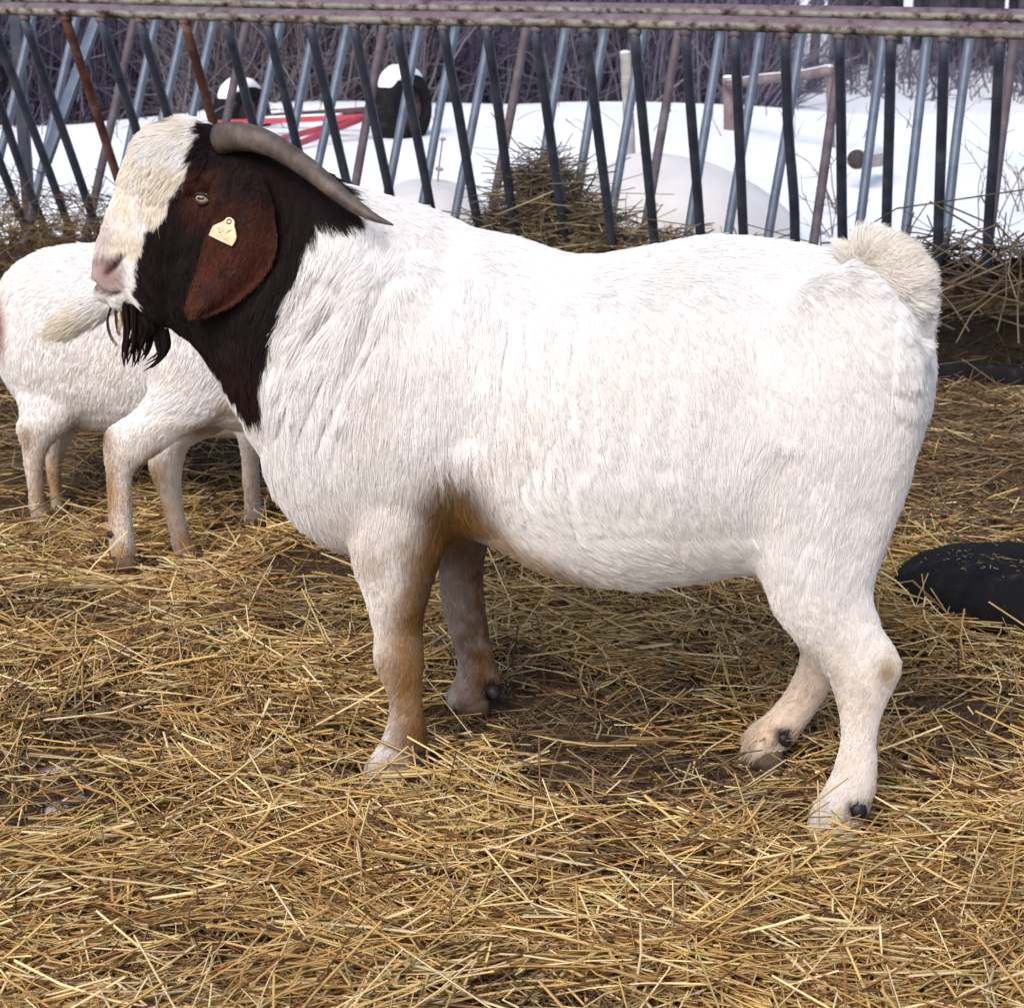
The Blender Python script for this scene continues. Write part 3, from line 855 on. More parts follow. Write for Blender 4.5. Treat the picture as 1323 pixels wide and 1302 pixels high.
        Ne = np.cross(b_[k_] - a_[k_], c_[k_] - a_[k_]); Ne /= np.linalg.norm(Ne, axis=1, keepdims=True) + 1e-9
        Ne *= np.sign((Ne * BF.n * sgn).sum(1, keepdims=True)); Pe = Pe + Ne * .0022
        De = np.repeat((np.array([0, 0, -1.0]) - BF.a * .35)[None], 9000, 0)
        ef = grow_fur(Pe, Ne, De, RNG.uniform(.004, .008, 9000), np.full(9000, .22), ce[F[k_, 0]] * RNG.uniform(.75, 1.35, 9000)[:, None], 8, np.full(9000, .3), np.full(9000, .0004), 4, 'fur', jit=.2)
        ef.parent = eo
        if sgn > 0: ear_near = eo; earV = V
    # ear tag, on the near ear
    ebvh = BVHTree.FromPolygons([Vector(v) for v in earV], [tuple(q) for q in F.tolist()])
    def ehit(x, y):
        h = ebvh.ray_cast(Vector(CAMP), Vector(ray(x, y)).normalized())
        return np.array(h[0])
    outl = [(294.5, 281.5), (298.5, 281), (302.5, 284), (304, 288), (303.5, 292), (305, 298), (306.5, 306), (305, 312), (300.5, 318.5), (295, 316.5), (283, 310.5), (271, 304.5), (273, 299), (276.5, 292), (283, 289), (290.5, 285.5)]
    q0, q1, q2 = ehit(298, 288), ehit(275, 302), ehit(303, 314)
    nn = np.cross(q1 - q0, q2 - q0); nn /= np.linalg.norm(nn)
    if nn @ BF.n < 0: nn = -nn
    def tagpt(x, y, off):
        d = ray(x, y); k = ((q0 + nn * .006 - CAMP) @ nn) / (d @ nn)
        return CAMP + d * k + nn * off
    tm_, tn, tl, tb = mat_new('tag_plastic', .5, .4)
    c, f = noise_ramp(tm_.node_tree, [(.3, (.50, .40, .24)), (.5, (.62, .55, .36)), (.75, (.72, .66, .48))], 90, 5)
    tl.new(c, tb.inputs['Base Color'])
    m = MB(); k = len(outl)
    def fanring(off, sc):
        cxm = np.mean(outl, 0); return [tagpt(*(cxm + (np.array(o) - cxm) * sc), off) for o in outl]
    m.rings([fanring(0, .97), fanring(.0005, 1), fanring(.0022, 1), fanring(.003, .93)])
    # raised rim along the lower edge
    et = m.build('ear_tag', tm_, ear_near)
    autosmooth(et, 35)
    m = MB(); m.tube([tagpt(272, 304, .0032), tagpt(283, 309.5, .0032), tagpt(300, 317, .0032)], .0009, 8); rim = m.build('tag_rim', tm_)
    join_into(et, rim)
    stud, sn, sl_, sb = mat_new('tag_stud', .5, .4); sb.inputs['Base Color'].default_value = (.03, .022, .018, 1)
    m = MB()
    a = np.arange(20) * 2 * math.pi / 20
    cen = np.array([297.8, 287.0])
    m.tube([tagpt(cen[0] + 2.9 * math.cos(t), cen[1] + 2.9 * math.sin(t), .0030) for t in np.linspace(0, 2 * math.pi, 21)], .0009, 8)
    ringo = m.build('ear_tag_ring', stud)
    et.data.materials.append(stud)
    for q in ringo.data.polygons: q.material_index = 0
    join_into(et, ringo, 1)
    m = MB(); m.sphere(tagpt(cen[0], cen[1], .003), .0016, 10, 8)
    join_into(et, m.build('pin', tm_))
    # worn figures stamped on the tag
    m = MB()
    for stroke in [[(282, 296.5), (285, 294.5), (286.5, 297), (284, 299.5), (285.5, 301.5), (288, 300)], [(289, 297), (290.5, 300)], [(294, 302), (297, 299.5), (300, 297.5), (301.5, 299)], [(296, 298), (299, 301)]]:
        m.tube([tagpt(x, y, .0031) for x, y in stroke], .0005, 6)
    ink, a1, a2, ib = mat_new('tag_ink', .8, .1); ib.inputs['Base Color'].default_value = (.26, .17, .09, 1)
    et.data.materials.append(ink)
    join_into(et, m.build('figures', ink), 2)

    # eyes
    eym, en, el_, eb = mat_new('eye', .12, .6)
    eb.inputs['Base Color'].default_value = (.38, .29, .20, 1)
    pupil, a1, a2, pb = mat_new('pupil', .08, .6); pb.inputs['Base Color'].default_value = (.004, .004, .006, 1)
    lid, a1, a2, lb = mat_new('eyelid', .6, .3); lb.inputs['Base Color'].default_value = (.03, .013, .011, 1)
    h, hn_ = hit(261, 256)
    for sgn in (1, -1):
        c = h - BF.n * .0068
        if sgn < 0: c = c - 2 * BF.w(c) * BF.n
        nrm = BF.n * sgn
        m = MB(); m.sphere(c, .0130, 18, 14); eo = m.build('eye', eym); set_parent(eo, root)
        m = MB(); m.sphere(c + nrm * .0112, (.0062, .0022, .0030), 14, 8, [BF.a, nrm, (0, 0, 1)]); pu = m.build('pupil', pupil, eo)
        m = MB()
        for up, zz in ((1, .0072), (-1, -.0076)):
            arc = []
            for t in np.linspace(-1, 1, 11):
                arc.append(c + BF.a * t * .0150 + np.array([0, 0, zz * (1 - t * t) - .002 * t]) + nrm * (.0126 - .0060 * t * t))
            m.tube(arc, np.array([.0011 + .0015 * (1 - t * t) for t in np.linspace(-1, 1, 11)]), 8)
        m.build('eyelid', lid, eo)

    # hooves with dewclaws
    hoofm = mat_noise('hoof', [(.3, (.05, .035, .025)), (.7, (.16, .11, .07))], 40, .6, .3, bmp=.4, bdist=.002)
    claw = mat_noise('dewclaw', [(.3, (.008, .006, .008)), (.7, (.025, .018, .02))], 40, .55, .4)
    dat = [((508, 1003), NEAR, (545, 982), 1.0), ((610, 907), FAR, (637, 893), 1.0), ((1072, 1087), NEAR, (1109, 1046), 1.35), ((990, 977), FAR, (1013, 953), 1.25)]
    for (hx, hy), w_, (dx, dy), sc in dat:
        m = MB()
        for s in (-1, 1):
            c = BF.pt(hx, hy, w_ + s * .017)
            R = []
            for z, fx, bx, rw in [(-.020, -.040, .030, .016), (-.004, -.037, .029, .0155), (.014, -.028, .027, .014), (.024, -.018, .022, .011)]:
                tt = np.arange(16) * 2 * math.pi / 16
                R.append([c + BF.a * ((fx + bx) / 2 + (bx - fx) / 2 * math.cos(q)) + BF.n * (rw * math.sin(q) * (1 if math.cos(q) > 0 else (1 + .35 * math.cos(q)))) + np.array([0, 0, z]) for q in tt])
            m.rings(R)
        ho = m.build('hoof', hoofm); set_parent(ho, root)
        for s in (-1, 1):
            m = MB(); m.tube([BF.pt(dx - 5, dy - 5, w_ + s * .014), BF.pt(dx, dy, w_ + s * .020), BF.pt(dx + 3, dy + 7, w_ + s * .023), BF.pt(dx + 4, dy + 11, w_ + s * .024)], np.array([.010, .0105, .0075, .003]) * sc, 10)
            set_parent(m.build('dewclaw', claw), root)
    return root

def join_into(dst, src, mi=0):
    """merge src's mesh into dst (one part), with material slot mi"""
    bm = bmesh.new(); bm.from_mesh(dst.data)
    n0 = len(bm.faces)
    bm.from_mesh(src.data); bm.faces.ensure_lookup_table()
    for f in bm.faces[n0:]: f.material_index = mi
    bm.to_mesh(dst.data); bm.free()
    me = src.data
    bpy.data.objects.remove(src); bpy.data.meshes.remove(me)

# ------------------------------------------------------------------ the two goats behind
def small_goat(label, fr, lofts, keys, tailline, hoofs, nfur, coatf, tail_rad=.018, tailw=0.0, tailL=.035):
    base = np.mean([fr.pt(x, y, w) for x, y, w in hoofs], axis=0)
    root = thing('goat', label, 'goat', tuple(base))
    mb = MB()
    for spec in lofts: mb.rings(ring_list(fr, spec, 0.004, exp=2.1))
    if tailline:
        pts = smooth_path([fr.pt(x, y, tailw) for x, y in tailline], 4)
        mb.tube(pts, tail_rad * np.interp(np.linspace(0, 1, len(pts)), [0, .5, .85, 1], [.7, 1.25, 1.15, .3]), 12)
    me = remesh_body('body', mb, 0.007, 6)
    co = get_co(me); no = get_no(me)
    co = co - no * ((fbm(co, 16, 71, 3) - .5) * .008)[:, None]
    me.vertices.foreach_set('co', co.astype(np.float32).ravel()); me.update()
    point_col(me, coatf(co, project(co), fr.w(co)) * .93)
    bo = link('body', me, M_skin); set_parent(bo, root)
    P, N = sample_mesh(me, nfur, lambda q: np.where(fr.w(q) > -.05, 1.0, .4))
    p = project(P)
    d2 = flow_field(p, keys)
    D = d2[:, :1] * fr.a[None] - d2[:, 1:] * np.array([[0, 0, 1.0]])
    L = np.where(p[:, 1] > 530, .009, .015) * (.7 + .6 * RNG.random(len(P)))
    lift = np.full(len(P), .16)
    if tailline:
        dt = line_dist(p, tailline); tm = (dt < 22) & (np.abs(fr.w(P) - tailw) < .035); L = np.where(tm, tailL * (.7 + .6 * RNG.random(len(P))), L)
        td = np.array(tailline[-1], float) - np.array(tailline[0], float); td /= np.linalg.norm(td)
        D = np.where(tm[:, None], td[0] * fr.a - td[1] * np.array([0, 0, 1.0]), D)
        lift = np.where(tm, .22, lift)
    o = grow_fur(P, N, D, L, lift, coatf(P, p, fr.w(P)), 12, np.full(len(P), .35), np.full(len(P), .0007), 4, 'fur', jit=.1)
    set_parent(o, root)
    hoofm = bpy.data.materials['hoof']; claw = bpy.data.materials['dewclaw']
    for x, y, w in hoofs:
        m = MB()
        for s in (-1, 1):
            c = fr.pt(x, y, w + s * .013)
            R = []
            for z, fx, bx, rw in [(-.018, .030, -.022, .012), (-.002, .027, -.022, .0115), (.014, .020, -.020, .010)]:
                tt = np.arange(12) * 2 * math.pi / 12
                R.append([c + fr.a * ((fx + bx) / 2 + (fx - bx) / 2 * math.cos(q)) + fr.n * rw * math.sin(q) + np.array([0, 0, z]) for q in tt])
            m.rings(R)
        set_parent(m.build('hoof', hoofm), root)
    return root, fr, claw

def simple_coat(stains):
    def f(P, p, w):
        c = np.repeat((WHITE * .97)[None], len(P), 0)
        nz = fbm(P, 26, 81, 2)
        m = (.30 * sstep(nz, .45, .75))[:, None]; c = c * (1 - m) + WHITE * np.array([.95, .88, .78]) * m
        for (x, y, rx, ry, amt, col) in stains:
            amt = min(1, amt * 1.25); col = np.array(col) * (.6 if y > 500 else 1)
            m = np.clip(amt * np.exp(-(((p - (x, y)) / (rx, ry)) ** 2).sum(-1)) * (.7 + .6 * nz), 0, 1)[:, None]
            c = c * (1 - m) + np.array(col) * m
        m = (sstep(p[:, 1], 540, 640) * .42 * (.4 + 1.2 * nz))[:, None]; c = c * (1 - m) + TAN * m
        return c
    return f

def build_others():
    F2 = Frame(-.75, 3.98, -10)
    near2, far2 = .085, -.075
    lofts2 = [
        [(168, 372, 186, 500, .06, 0), (190, 352, 205, 520, .10, 0), (230, 342, 245, 540, .125, 0), (300, 338, 300, 556, .14, 0), (380, 338, 380, 560, .145, 0), (460, 338, 460, 560, .14, 0), (520, 350, 520, 560, .12, 0), (560, 370, 550, 520, .08, 0)],
        [(545, 330, 520, 480, .07, 0), (590, 330, 560, 430, .055, 0), (640, 345, 600, 410, .05, 0), (672, 385, 650, 415, .03, 0)],
        [(178, 400, 330, 400, .075, .05), (183, 455, 330, 470, .075, .06), (190, 490, 318, 512, .062, .07), (182, 520, 275, 545, .048, .08), (158, 540, 235, 566, .038, near2), (139, 552, 200, 592, .032, near2), (133, 570, 180, 605, .029, near2),
         (135, 620, 173, 622, .025, near2), (137, 660, 173, 662, .025, near2), (137, 692, 176, 692, .028, near2), (140, 712, 178, 712, .028, near2), (143, 724, 174, 726, .024, near2)],
        [(210, 480, 330, 480, .06, -.05), (215, 540, 300, 545, .045, -.06), (205, 572, 250, 575, .034, far2), (189, 592, 240, 600, .028, far2), (196, 622, 238, 622, .024, far2), (208, 655, 239, 652, .022, far2), (217, 690, 246, 686, .024, far2), (222, 712, 257, 712, .025, far2), (226, 722, 252, 722, .022, far2)],
        [(480, 520, 560, 520, .05, .06), (495, 590, 540, 590, .034, .08), (502, 650, 530, 650, .022, .08), (500, 700, 530, 700, .022, .08), (498, 718, 532, 718, .024, .08)],
        [(490, 520, 565, 520, .05, -.06), (505, 590, 550, 590, .034, -.08), (515, 640, 540, 640, .022, -.08), (512, 680, 540, 680, .022, -.08), (512, 692, 544, 692, .024, -.08)],
    ]
    stains2 = [(136, 565, 9, 16, .9, TAN), (142, 640, 9, 60, .7, TAN), (200, 640, 14, 60, .7, TAN), (300, 530, 20, 12, .5, TAN), (160, 715, 22, 12, .6, TAN), (240, 700, 22, 30, .6, TAN), (80, 420, 55, 30, .55, CREAM), (270, 555, 50, 10, .5, TAN)]
    keys2 = [(200, 430, -.1, 1), (300, 450, 0, 1), (280, 520, -.6, .6), (220, 535, -.8, .5), (155, 640, 0, 1), (230, 660, .2, 1), (400, 400, -.7, .6), (170, 580, 0, 1)]
    r2, fr, claw = small_goat('white goat with a cream tail and bent hind legs behind the dark necked buck', F2, lofts2, keys2,
                   [(190, 366), (162, 377), (128, 394), (92, 415), (66, 430)], [(160, 726, near2), (240, 722, far2), (516, 722, .08), (528, 696, -.08)], 80000, simple_coat(stains2), .022, 0.09, .034)
    for dx, dy, w in [(147, 690, near2 + .012), (155, 692, near2 - .015), (232, 690, far2)]:
        m = MB(); m.sphere(fr.pt(dx, dy, w), (.014, .009, .010), 12, 8, [fr.a, fr.n, (0, 0, 1)]); set_parent(m.build('dewclaw', claw), r2)
    F3 = Frame(-.8, 4.42, 0)
    near3, far3 = .075, -.075
    lofts3 = [
        [(-8, 395, -6, 470, .05, 0), (8, 352, 22, 512, .09, 0), (32, 332, 45, 540, .115, 0), (62, 320, 70, 552, .13, 0), (120, 312, 120, 556, .14, 0), (200, 312, 200, 562, .145, 0), (300, 316, 300, 566, .14, 0), (370, 320, 370, 562, .13, 0), (430, 335, 420, 535, .11, 0), (462, 380, 452, 500, .07, 0)],
        [(440, 345, 420, 470, .065, 0), (490, 345, 470, 430, .05, 0), (530, 352, 510, 410, .045, 0), (566, 380, 556, 408, .028, 0)],
        [(8, 430, 125, 450, .06, .05), (18, 500, 118, 520, .055, .06), (24, 533, 100, 548, .045, near3), (19, 551, 78, 566, .035, near3), (25, 575, 62, 588, .028, near3), (30, 605, 58, 608, .023, near3), (36, 645, 60, 646, .022, near3), (38, 666, 66, 667, .024, near3), (42, 678, 68, 679, .022, near3)],
        [(40, 480, 130, 490, .05, -.05), (52, 540, 105, 545, .035, -.06), (54, 575, 90, 578, .028, far3), (58, 610, 82, 612, .022, far3), (63, 645, 85, 647, .021, far3), (66, 664, 90, 665, .022, far3)],
        [(290, 500, 360, 510, .05, .05), (302, 552, 348, 556, .036, near3), (310, 585, 336, 588, .024, near3), (312, 625, 337, 628, .022, near3), (313, 655, 340, 656, .023, near3), (312, 674, 346, 675, .024, near3)],
        [(340, 500, 400, 510, .045, -.05), (352, 560, 388, 562, .03, far3), (358, 600, 380, 600, .022, far3), (361, 640, 382, 640, .021, far3), (360, 655, 386, 655, .022, far3)],
    ]
    stains3 = [(32, 565, 10, 20, .5, TAN), (50, 640, 16, 50, .55, TAN), (75, 620, 22, 60, .6, TAN), (0, 425, 7, 30, .7, (.25, .06, .05)), (325, 640, 10, 60, .35, TAN), (95, 545, 20, 14, .4, (.25, .18, .13))]
    keys3 = [(60, 350, -.9, .4), (20, 450, -.1, 1), (100, 450, -.4, 1), (200, 450, -.4, 1), (60, 530, -.1, 1), (50, 640, 0, 1), (320, 620, 0, 1), (300, 400, -.6, .8)]
    small_goat('smaller white goat standing farthest left, its rump cut by the picture edge', F3, lofts3, keys3, None,
               [(54, 680, near3), (79, 667, far3), (329, 677, near3), (373, 657, far3)], 70000, simple_coat(stains3))
    return [F2.pt(160, 726, near2), F2.pt(240, 722, far2), F2.pt(516, 722, .08), F2.pt(528, 696, -.08)], [F3.pt(54, 680, near3), F3.pt(79, 667, far3), F3.pt(329, 677, near3), F3.pt(373, 657, far3)]

# ------------------------------------------------------------------ straw
STRAW_PAL = np.array([(.60, .40, .145), (.78, .59, .305), (.46, .265, .088), (.27, .135, .044), (.44, .33, .135), (.14, .065, .024), (.68, .53, .31)])
OLD_PAL = np.array([(.17, .10, .045), (.25, .165, .08), (.09, .048, .022), (.125, .076, .038), (.28, .20, .105)])

def strands(P, ang, pitch, L, r, C, kink=.25, K=4, bend=.12):
    """straws centred on P: returns verts, quads, colours"""
    n = len(P)
    T = np.stack([np.cos(ang) * np.cos(pitch), np.sin(ang) * np.cos(pitch), np.sin(pitch)], 1)
    side = np.stack([-np.sin(ang), np.cos(ang), np.zeros(n)], 1)
    t = np.linspace(-.5, .5, K)
    b = RNG.normal(size=n) * bend
    X = P[:, None, :] + T[:, None, :] * (t[None, :, None] * L[:, None, None]) + side[:, None, :] * ((t ** 2 - .1)[None, :, None] * (b * L)[:, None, None] * 2)
    kk = RNG.random(n) < kink
    kd = RNG.normal(size=(n, 3)) * np.array([1, 1, .35]); 
    up = np.clip(t - .12, 0, None)[None, :, None] * L[:, None, None] * kd[:, None, :] * .9
    X = X + up * kk[:, None, None]
    R = np.repeat(r[:, None], K, 1) * np.linspace(1, .75, K)[None, :]
    V, F = tubes_np(X, R, 3)
    return V, F, np.repeat(C, K * 3, 0)

def straw_cover(n):
    y = 1.75 + (RNG.random(n) ** 1.25) * 4.9
    x = (RNG.random(n) * 2 - 1) * (.30 * y + .35)
    p = np.stack([x, y], 1)
    wet = fbm(p, 2.6, 101, 3)
    pdens = sstep(wet, .28, .50)
    for (qx, qy, rr) in DARK_SPOTS:
        pdens *= 1 - .9 * np.exp(-((x - qx) ** 2 / rr ** 2 + (y - qy) ** 2 / (1.6 * rr) ** 2))
    keep = RNG.random(n) < .14 + .86 * pdens
    x, y, p = x[keep], y[keep], p[keep]; n = len(x); wet = wet[keep]; pdens = pdens[keep]
    keep = behind_feeder(x, y) < -.06 + .10 * RNG.random(n) + .35 * (x < .4)
    x, y, p, wet, pdens = x[keep], y[keep], p[keep], wet[keep], pdens[keep]; n = len(x)
    layer = RNG.random(n)
    ty = ((x - 1.072) ** 2 + (y - 3.70) ** 2 < .36 ** 2) & (y < 3.72); layer = np.where(ty, layer * .3, layer)
    near_hoof = np.zeros(n, bool)
    for hp in HOOVES + OTHER_HOOVES:
        kk = ((x - hp[0]) ** 2 + (y - hp[1] + .045) ** 2 < .10 ** 2)
        layer = np.where(kk, layer * .10, layer); near_hoof = near_hoof | kk
    z = ground_h(x, y) + .002 + layer * (.018 + .045 * fbm(p, 4, 103, 2))
    ang = (fbm(p, 1.6, 105, 2) - .5) * 7 + RNG.normal(size=n) * .6 + np.where(RNG.random(n) < .42, RNG.random(n) * 3.14, 0)
    pitch = RNG.normal(size=n) * .17 * np.where(near_hoof, .35, 1)
    up = RNG.random(n) < .035; up &= ~near_hoof; pitch[up] = RNG.uniform(.15, .6, up.sum()) * RNG.choice([-1, 1], up.sum()); z[up] += .015
    short = RNG.random(n) < .38
    L = np.where(short, RNG.uniform(.018, .06, n), np.exp(RNG.normal(-1.93, .42, n)))
    L = np.clip(L, .015, .30)
    r = RNG.uniform(.0008, .0021, n); r = np.where(L > .11, r * 1.25, r)
    pick = RNG.choice(len(STRAW_PAL), n, p=[.25, .15, .22, .14, .10, .08, .06])
    C = STRAW_PAL[pick] * RNG.uniform(.75, 1.2, n)[:, None]
    old = np.clip(sstep(y + .25 * (fbm(p, 2, 107, 2) - .5) + .32 * x, 3.95, 4.6) * .85 + .65 * (1 - sstep(pdens, .15, .6)) + .36 * (1 - sstep(layer, .2, .5)), 0, 1)  # far and sparse straw is old; low layer darkened to imitate shaded gaps
    old_or_shade = RNG.random(n) < old
    C = np.where(old_or_shade[:, None], OLD_PAL[RNG.integers(0, len(OLD_PAL), n)] * RNG.uniform(.6, 1.15, n)[:, None], C)
    m_ = 60000                                     # broken bits and chaff on the bare ground
    yb = 1.75 + (RNG.random(m_) ** 1.25) * 4.6; xb = (RNG.random(m_) * 2 - 1) * (.30 * yb + .35)
    x = np.concatenate([x, xb]); y = np.concatenate([y, yb]); z = np.concatenate([z, ground_h(xb, yb) + .003 + RNG.random(m_) * .012])
    ang = np.concatenate([ang, RNG.random(m_) * 6.28]); pitch = np.concatenate([pitch, RNG.normal(size=m_) * .3])
    L = np.concatenate([L, RNG.uniform(.006, .035, m_)]); r = np.concatenate([r, RNG.uniform(.0006, .0016, m_)])
    C = np.concatenate([C, OLD_PAL[RNG.integers(0, 5, m_)] * RNG.uniform(.3, 1.2, m_)[:, None]])
    V, F, CC = strands(np.stack([x, y, z], 1), ang, pitch, L, r, C)
    me = mesh_np('straw_bedding', V, F); point_col(me, CC)
    o = link('straw_bedding', me, M_straw); tag(o, 'loose golden straw bedding spread over the yard floor', 'straw', kind='stuff')
    return o

def hay_strands(name, P, L, r, C, parent=None, flat=.45, bend=.5):
    n = len(P)
    ang = RNG.random(n) * 6.283; pitch = RNG.normal(size=n) * flat
    V, F, CC = strands(P, ang, pitch, L, r, C, .5, 5, bend)
    me = mesh_np(name, V, F); point_col(me, CC)
    return link(name, me, M_straw, parent)

# ================================================================== BUILD
DARK_SPOTS = [(.15, 2.96, .16), (.30, 2.80, .10), (.22, 2.86, .12), (.10, 3.0, .09), (-.66, 2.92, .17), (-.70, 2.75, .08), (.12, 2.82, .13), (.47, 2.70, .09), (.68, 2.85, .06), (-.03, 3.1, .10), (.14, 2.45, .06), (-.35, 2.25, .06), (.3, 3.2, .08)]
set_hooves([h - np.array([0, 0, .028]) for h in HOOVES], .14)
_F2, _F3 = Frame(-.75, 3.98, -10), Frame(-.8, 4.42, 0)
OTHER_HOOVES = [_F2.pt(160, 726, .085), _F2.pt(240, 722, -.075), _F3.pt(54, 680, .075), _F3.pt(79, 667, -.075), _F3.pt(329, 677, .075)]
set_hooves([h - np.array([0, 0, .026]) for h in OTHER_HOOVES[:2]], .18)
set_hooves([h - np.array([0, 0, .026]) for h in (OTHER_HOOVES[2], OTHER_HOOVES[4])], .22)

ys = np.concatenate([np.arange(-3, 1.6, .25), np.arange(1.6, 5.2, .035), np.arange(5.2, 8.0, .12)])
g = grid('ground', np.concatenate([np.arange(-12, -2.4, .4), np.arange(-2.4, 2.4, .035), np.arange(2.4, 12, .4)]), ys, ground_h, M_ground); g['kind'] = 'structure'
sx = np.concatenate([-np.geomspace(400, 6.2, 30), np.arange(-6, 6, .12), np.geomspace(6, 400, 30)])
sy = np.concatenate([np.arange(4.5, 16, .12), np.geomspace(16, 900, 60)])
s = grid('snow', sx, sy, snow_h, M_snow); s['kind'] = 'structure'

# thin frozen slush lying between the straws
def slush():
    m = MB()
    rs = np.random.default_rng(8)
    for (px, py, sz) in [(70, 1000, .05), (95, 1040, .06), (170, 985, .05), (85, 1095, .05), (440, 985, .05), (470, 1010, .03), (330, 1170, .05), (610, 1165, .04), (960, 1160, .06), (1075, 1180, .06), (720, 1275, .05), (40, 985, .04), (985, 1165, .035), (1150, 985, .06), (700, 1290, .04), (1040, 1195, .05), (540, 1210, .04)]:
        c = at_z(px, py, 0); c[2] = float(ground_h(c[0], c[1])) - .002
        k = 18; a = np.arange(k) * 2 * math.pi / k
        R = []
        for f, h in ((1, -.006), (.8, .004), (.45, .008), (.1, .009)):
            rr = .55 * sz * f * (1 + .35 * np.sin(a * 2 + c[0] * 9) + .2 * np.sin(a * 5 + c[1] * 7))
            R.append(np.stack([c[0] + rr * np.cos(a) * 1.2, c[1] + rr * np.sin(a), np.full(k, c[2] + h) + rs.normal(size=k) * .002], 1))
        m.rings(R)
    o = m.build('slush', mat_noise('slush', [(.3, (.25, .21, .18)), (.5, (.45, .42, .41)), (.7, (.62, .61, .62))], 45, .45, .4, bmp=.5, bdist=.004))
    tag(o, 'grey frozen slush showing through gaps in the straw', 'slush', kind='stuff')
slush()

# ------------------------------------------------------------------ feeder
def build_feeder():
    mid = (fr0 + br1) / 2
    root = thing('hay_feeder', 'long V shaped metal hay feeder with slanting grey bars and a flaking rusty top rail', 'hay feeder', (float(mid[0]), float(mid[1]), 0))
    up = np.array([0, 0, 1.0])
    def on_rail(px, py, back=False):
        d = ray(px, py); o = br0 if back else fr0
        nn = rail_n
        k = ((o - CAMP) @ nn) / (d @ nn)
        q = CAMP + d * k; return np.array([q[0], q[1], RZ])
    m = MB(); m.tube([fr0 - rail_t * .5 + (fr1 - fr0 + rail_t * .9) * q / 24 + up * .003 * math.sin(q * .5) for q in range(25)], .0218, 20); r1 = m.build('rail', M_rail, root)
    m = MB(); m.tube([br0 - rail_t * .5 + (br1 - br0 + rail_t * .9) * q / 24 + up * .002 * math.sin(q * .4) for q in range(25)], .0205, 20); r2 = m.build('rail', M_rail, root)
    # weld blobs sit under the rail where a bar meets it
    sep = float((br0 - fr0) @ rail_n)
    dF = -up * .872 + np.array([.125, .500, 0]); dB = -up * .872 + np.array([-.165, -.46, 0])
    Lb = 1.02
    front = [(-72, 0), (-43, 0), (-12, 0), (30, 1), (84, 2), (130, 1), (180, 3), (238, 2), (292, 0), (345, 0), (400, 0), (457, 0), (512, 0), (572, 0), (629, 0), (692, 0), (757, 0), (820, 0), (886, 0), (950, 0), (1015, 0), (1085, 0), (1152, 0), (1221, 0), (1293, 0), (1366, 0), (1440, 0)]
    jr = np.random.default_rng(2)
    for px, kind in front:
        py = 11.5 + (px + 40) / 1440 * 30
        a = on_rail(px, py) - up * .026
        b = a + dF * Lb + rail_t * jr.normal() * .006
        mm = MB()
        pts = [a, a + (b - a) * .3, a + (b - a) * .62 + rail_t * (.012 if px == 1015 else jr.normal() * .003), b]
        pts = smooth_path(pts, 4)
        mm.tube(pts, .0155, 14)
        bar = mm.build('bar', {0: M_bar, 1: M_bar, 2: M_rust, 3: M_bar}[kind], root)
        mm = MB(); mm.sphere(a + up * .008 + dF * .01, (.021, .021, .016), 12, 8); mm.build('weld', M_rust if kind == 2 else M_mauve, bar)
    back = [(-60, 1), (-10, 1), (45, 1), (102, 1), (177, 2), (205, 1), (242, 1), (280, 1), (322, 2), (365, 1), (410, 1), (453, 1), (499, 2), (545, 1), (592, 1), (637, 1), (683, 2), (734, 1), (785, 1), (834, 1), (880, 2), (934, 1), (986, 1), (1039, 1), (1093, 2), (1145, 1), (1201, 1), (1256, 1), (1314, 2), (1372, 1), (1430, 1)]
    for px, kind in back:
        a = on_rail(px, -4 + (px + 40) / 1440 * 27, True) - up * .024
        b = a + dB * Lb + rail_t * jr.normal() * .008
        pts = smooth_path([a, a + (b - a) * .35, a + (b - a) * .7 + rail_t * jr.normal() * .004, b], 4)
        mm = MB(); mm.tube(pts, .0155, 14)
        mm.build('bar', M_galv if kind == 1 else M_mauve, root)
    # V bottom rails, trough sheet, base frame, legs, end brace
    offb = .49 * Lb; zb = RZ - .026 - .872 * Lb
    e0, e1 = fr0 - rail_t * .5, fr1 + rail_t * .4
    hb = np.array([.125, .500, 0]) * Lb; f0 = np.array([e0[0], e0[1], zb]) + hb; f1 = np.array([e1[0], e1[1], zb]) + hb
    g0 = f0 + rail_n * (sep - 2 * offb); g1 = f1 + rail_n * (sep - 2 * offb)
    for a, b in ((f0, f1), (g0, g1)):
        m = MB(); m.square(a, b, .04, .04); o = m.build('lower_rail', M_bar, root); autosmooth(o)
    m = MB()
    R = []
    for c in (f0, f1):
        w_ = rail_n * (sep - 2 * offb)
        R.append([c + w_ * .02 - up * .015, c + w_ * .25 - up * .04, c + w_ * .75 - up * .04, c + w_ * .98 - up * .015, c + w_ * .97 - up * .022, c + w_ * .75 - up * .05, c + w_ * .25 - up * .05, c + w_ * .03 - up * .022])
    m.rings(R); o = m.build('trough', M_bar, root, False)
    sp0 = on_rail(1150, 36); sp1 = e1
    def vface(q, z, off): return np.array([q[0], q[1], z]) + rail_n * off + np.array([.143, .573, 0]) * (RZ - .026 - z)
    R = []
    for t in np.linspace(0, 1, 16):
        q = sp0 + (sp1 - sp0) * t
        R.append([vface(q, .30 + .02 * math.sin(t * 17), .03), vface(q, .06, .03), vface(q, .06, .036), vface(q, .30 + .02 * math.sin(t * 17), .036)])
    m = MB(); m.rings(R); m.build('shade_sheet', M_rubber, root, False)  # added black sheet standing in for the shade under the V
    for off in (.01, sep - .01):
        a = np.array([e0[0], e0[1], .012]) + rail_n * off; b = np.array([e1[0], e1[1], .012]) + rail_n * off
        m = MB(); m.square(a + up * .02, b + up * .02, .05, .075); o = m.build('base_frame', M_rubber, root); autosmooth(o)
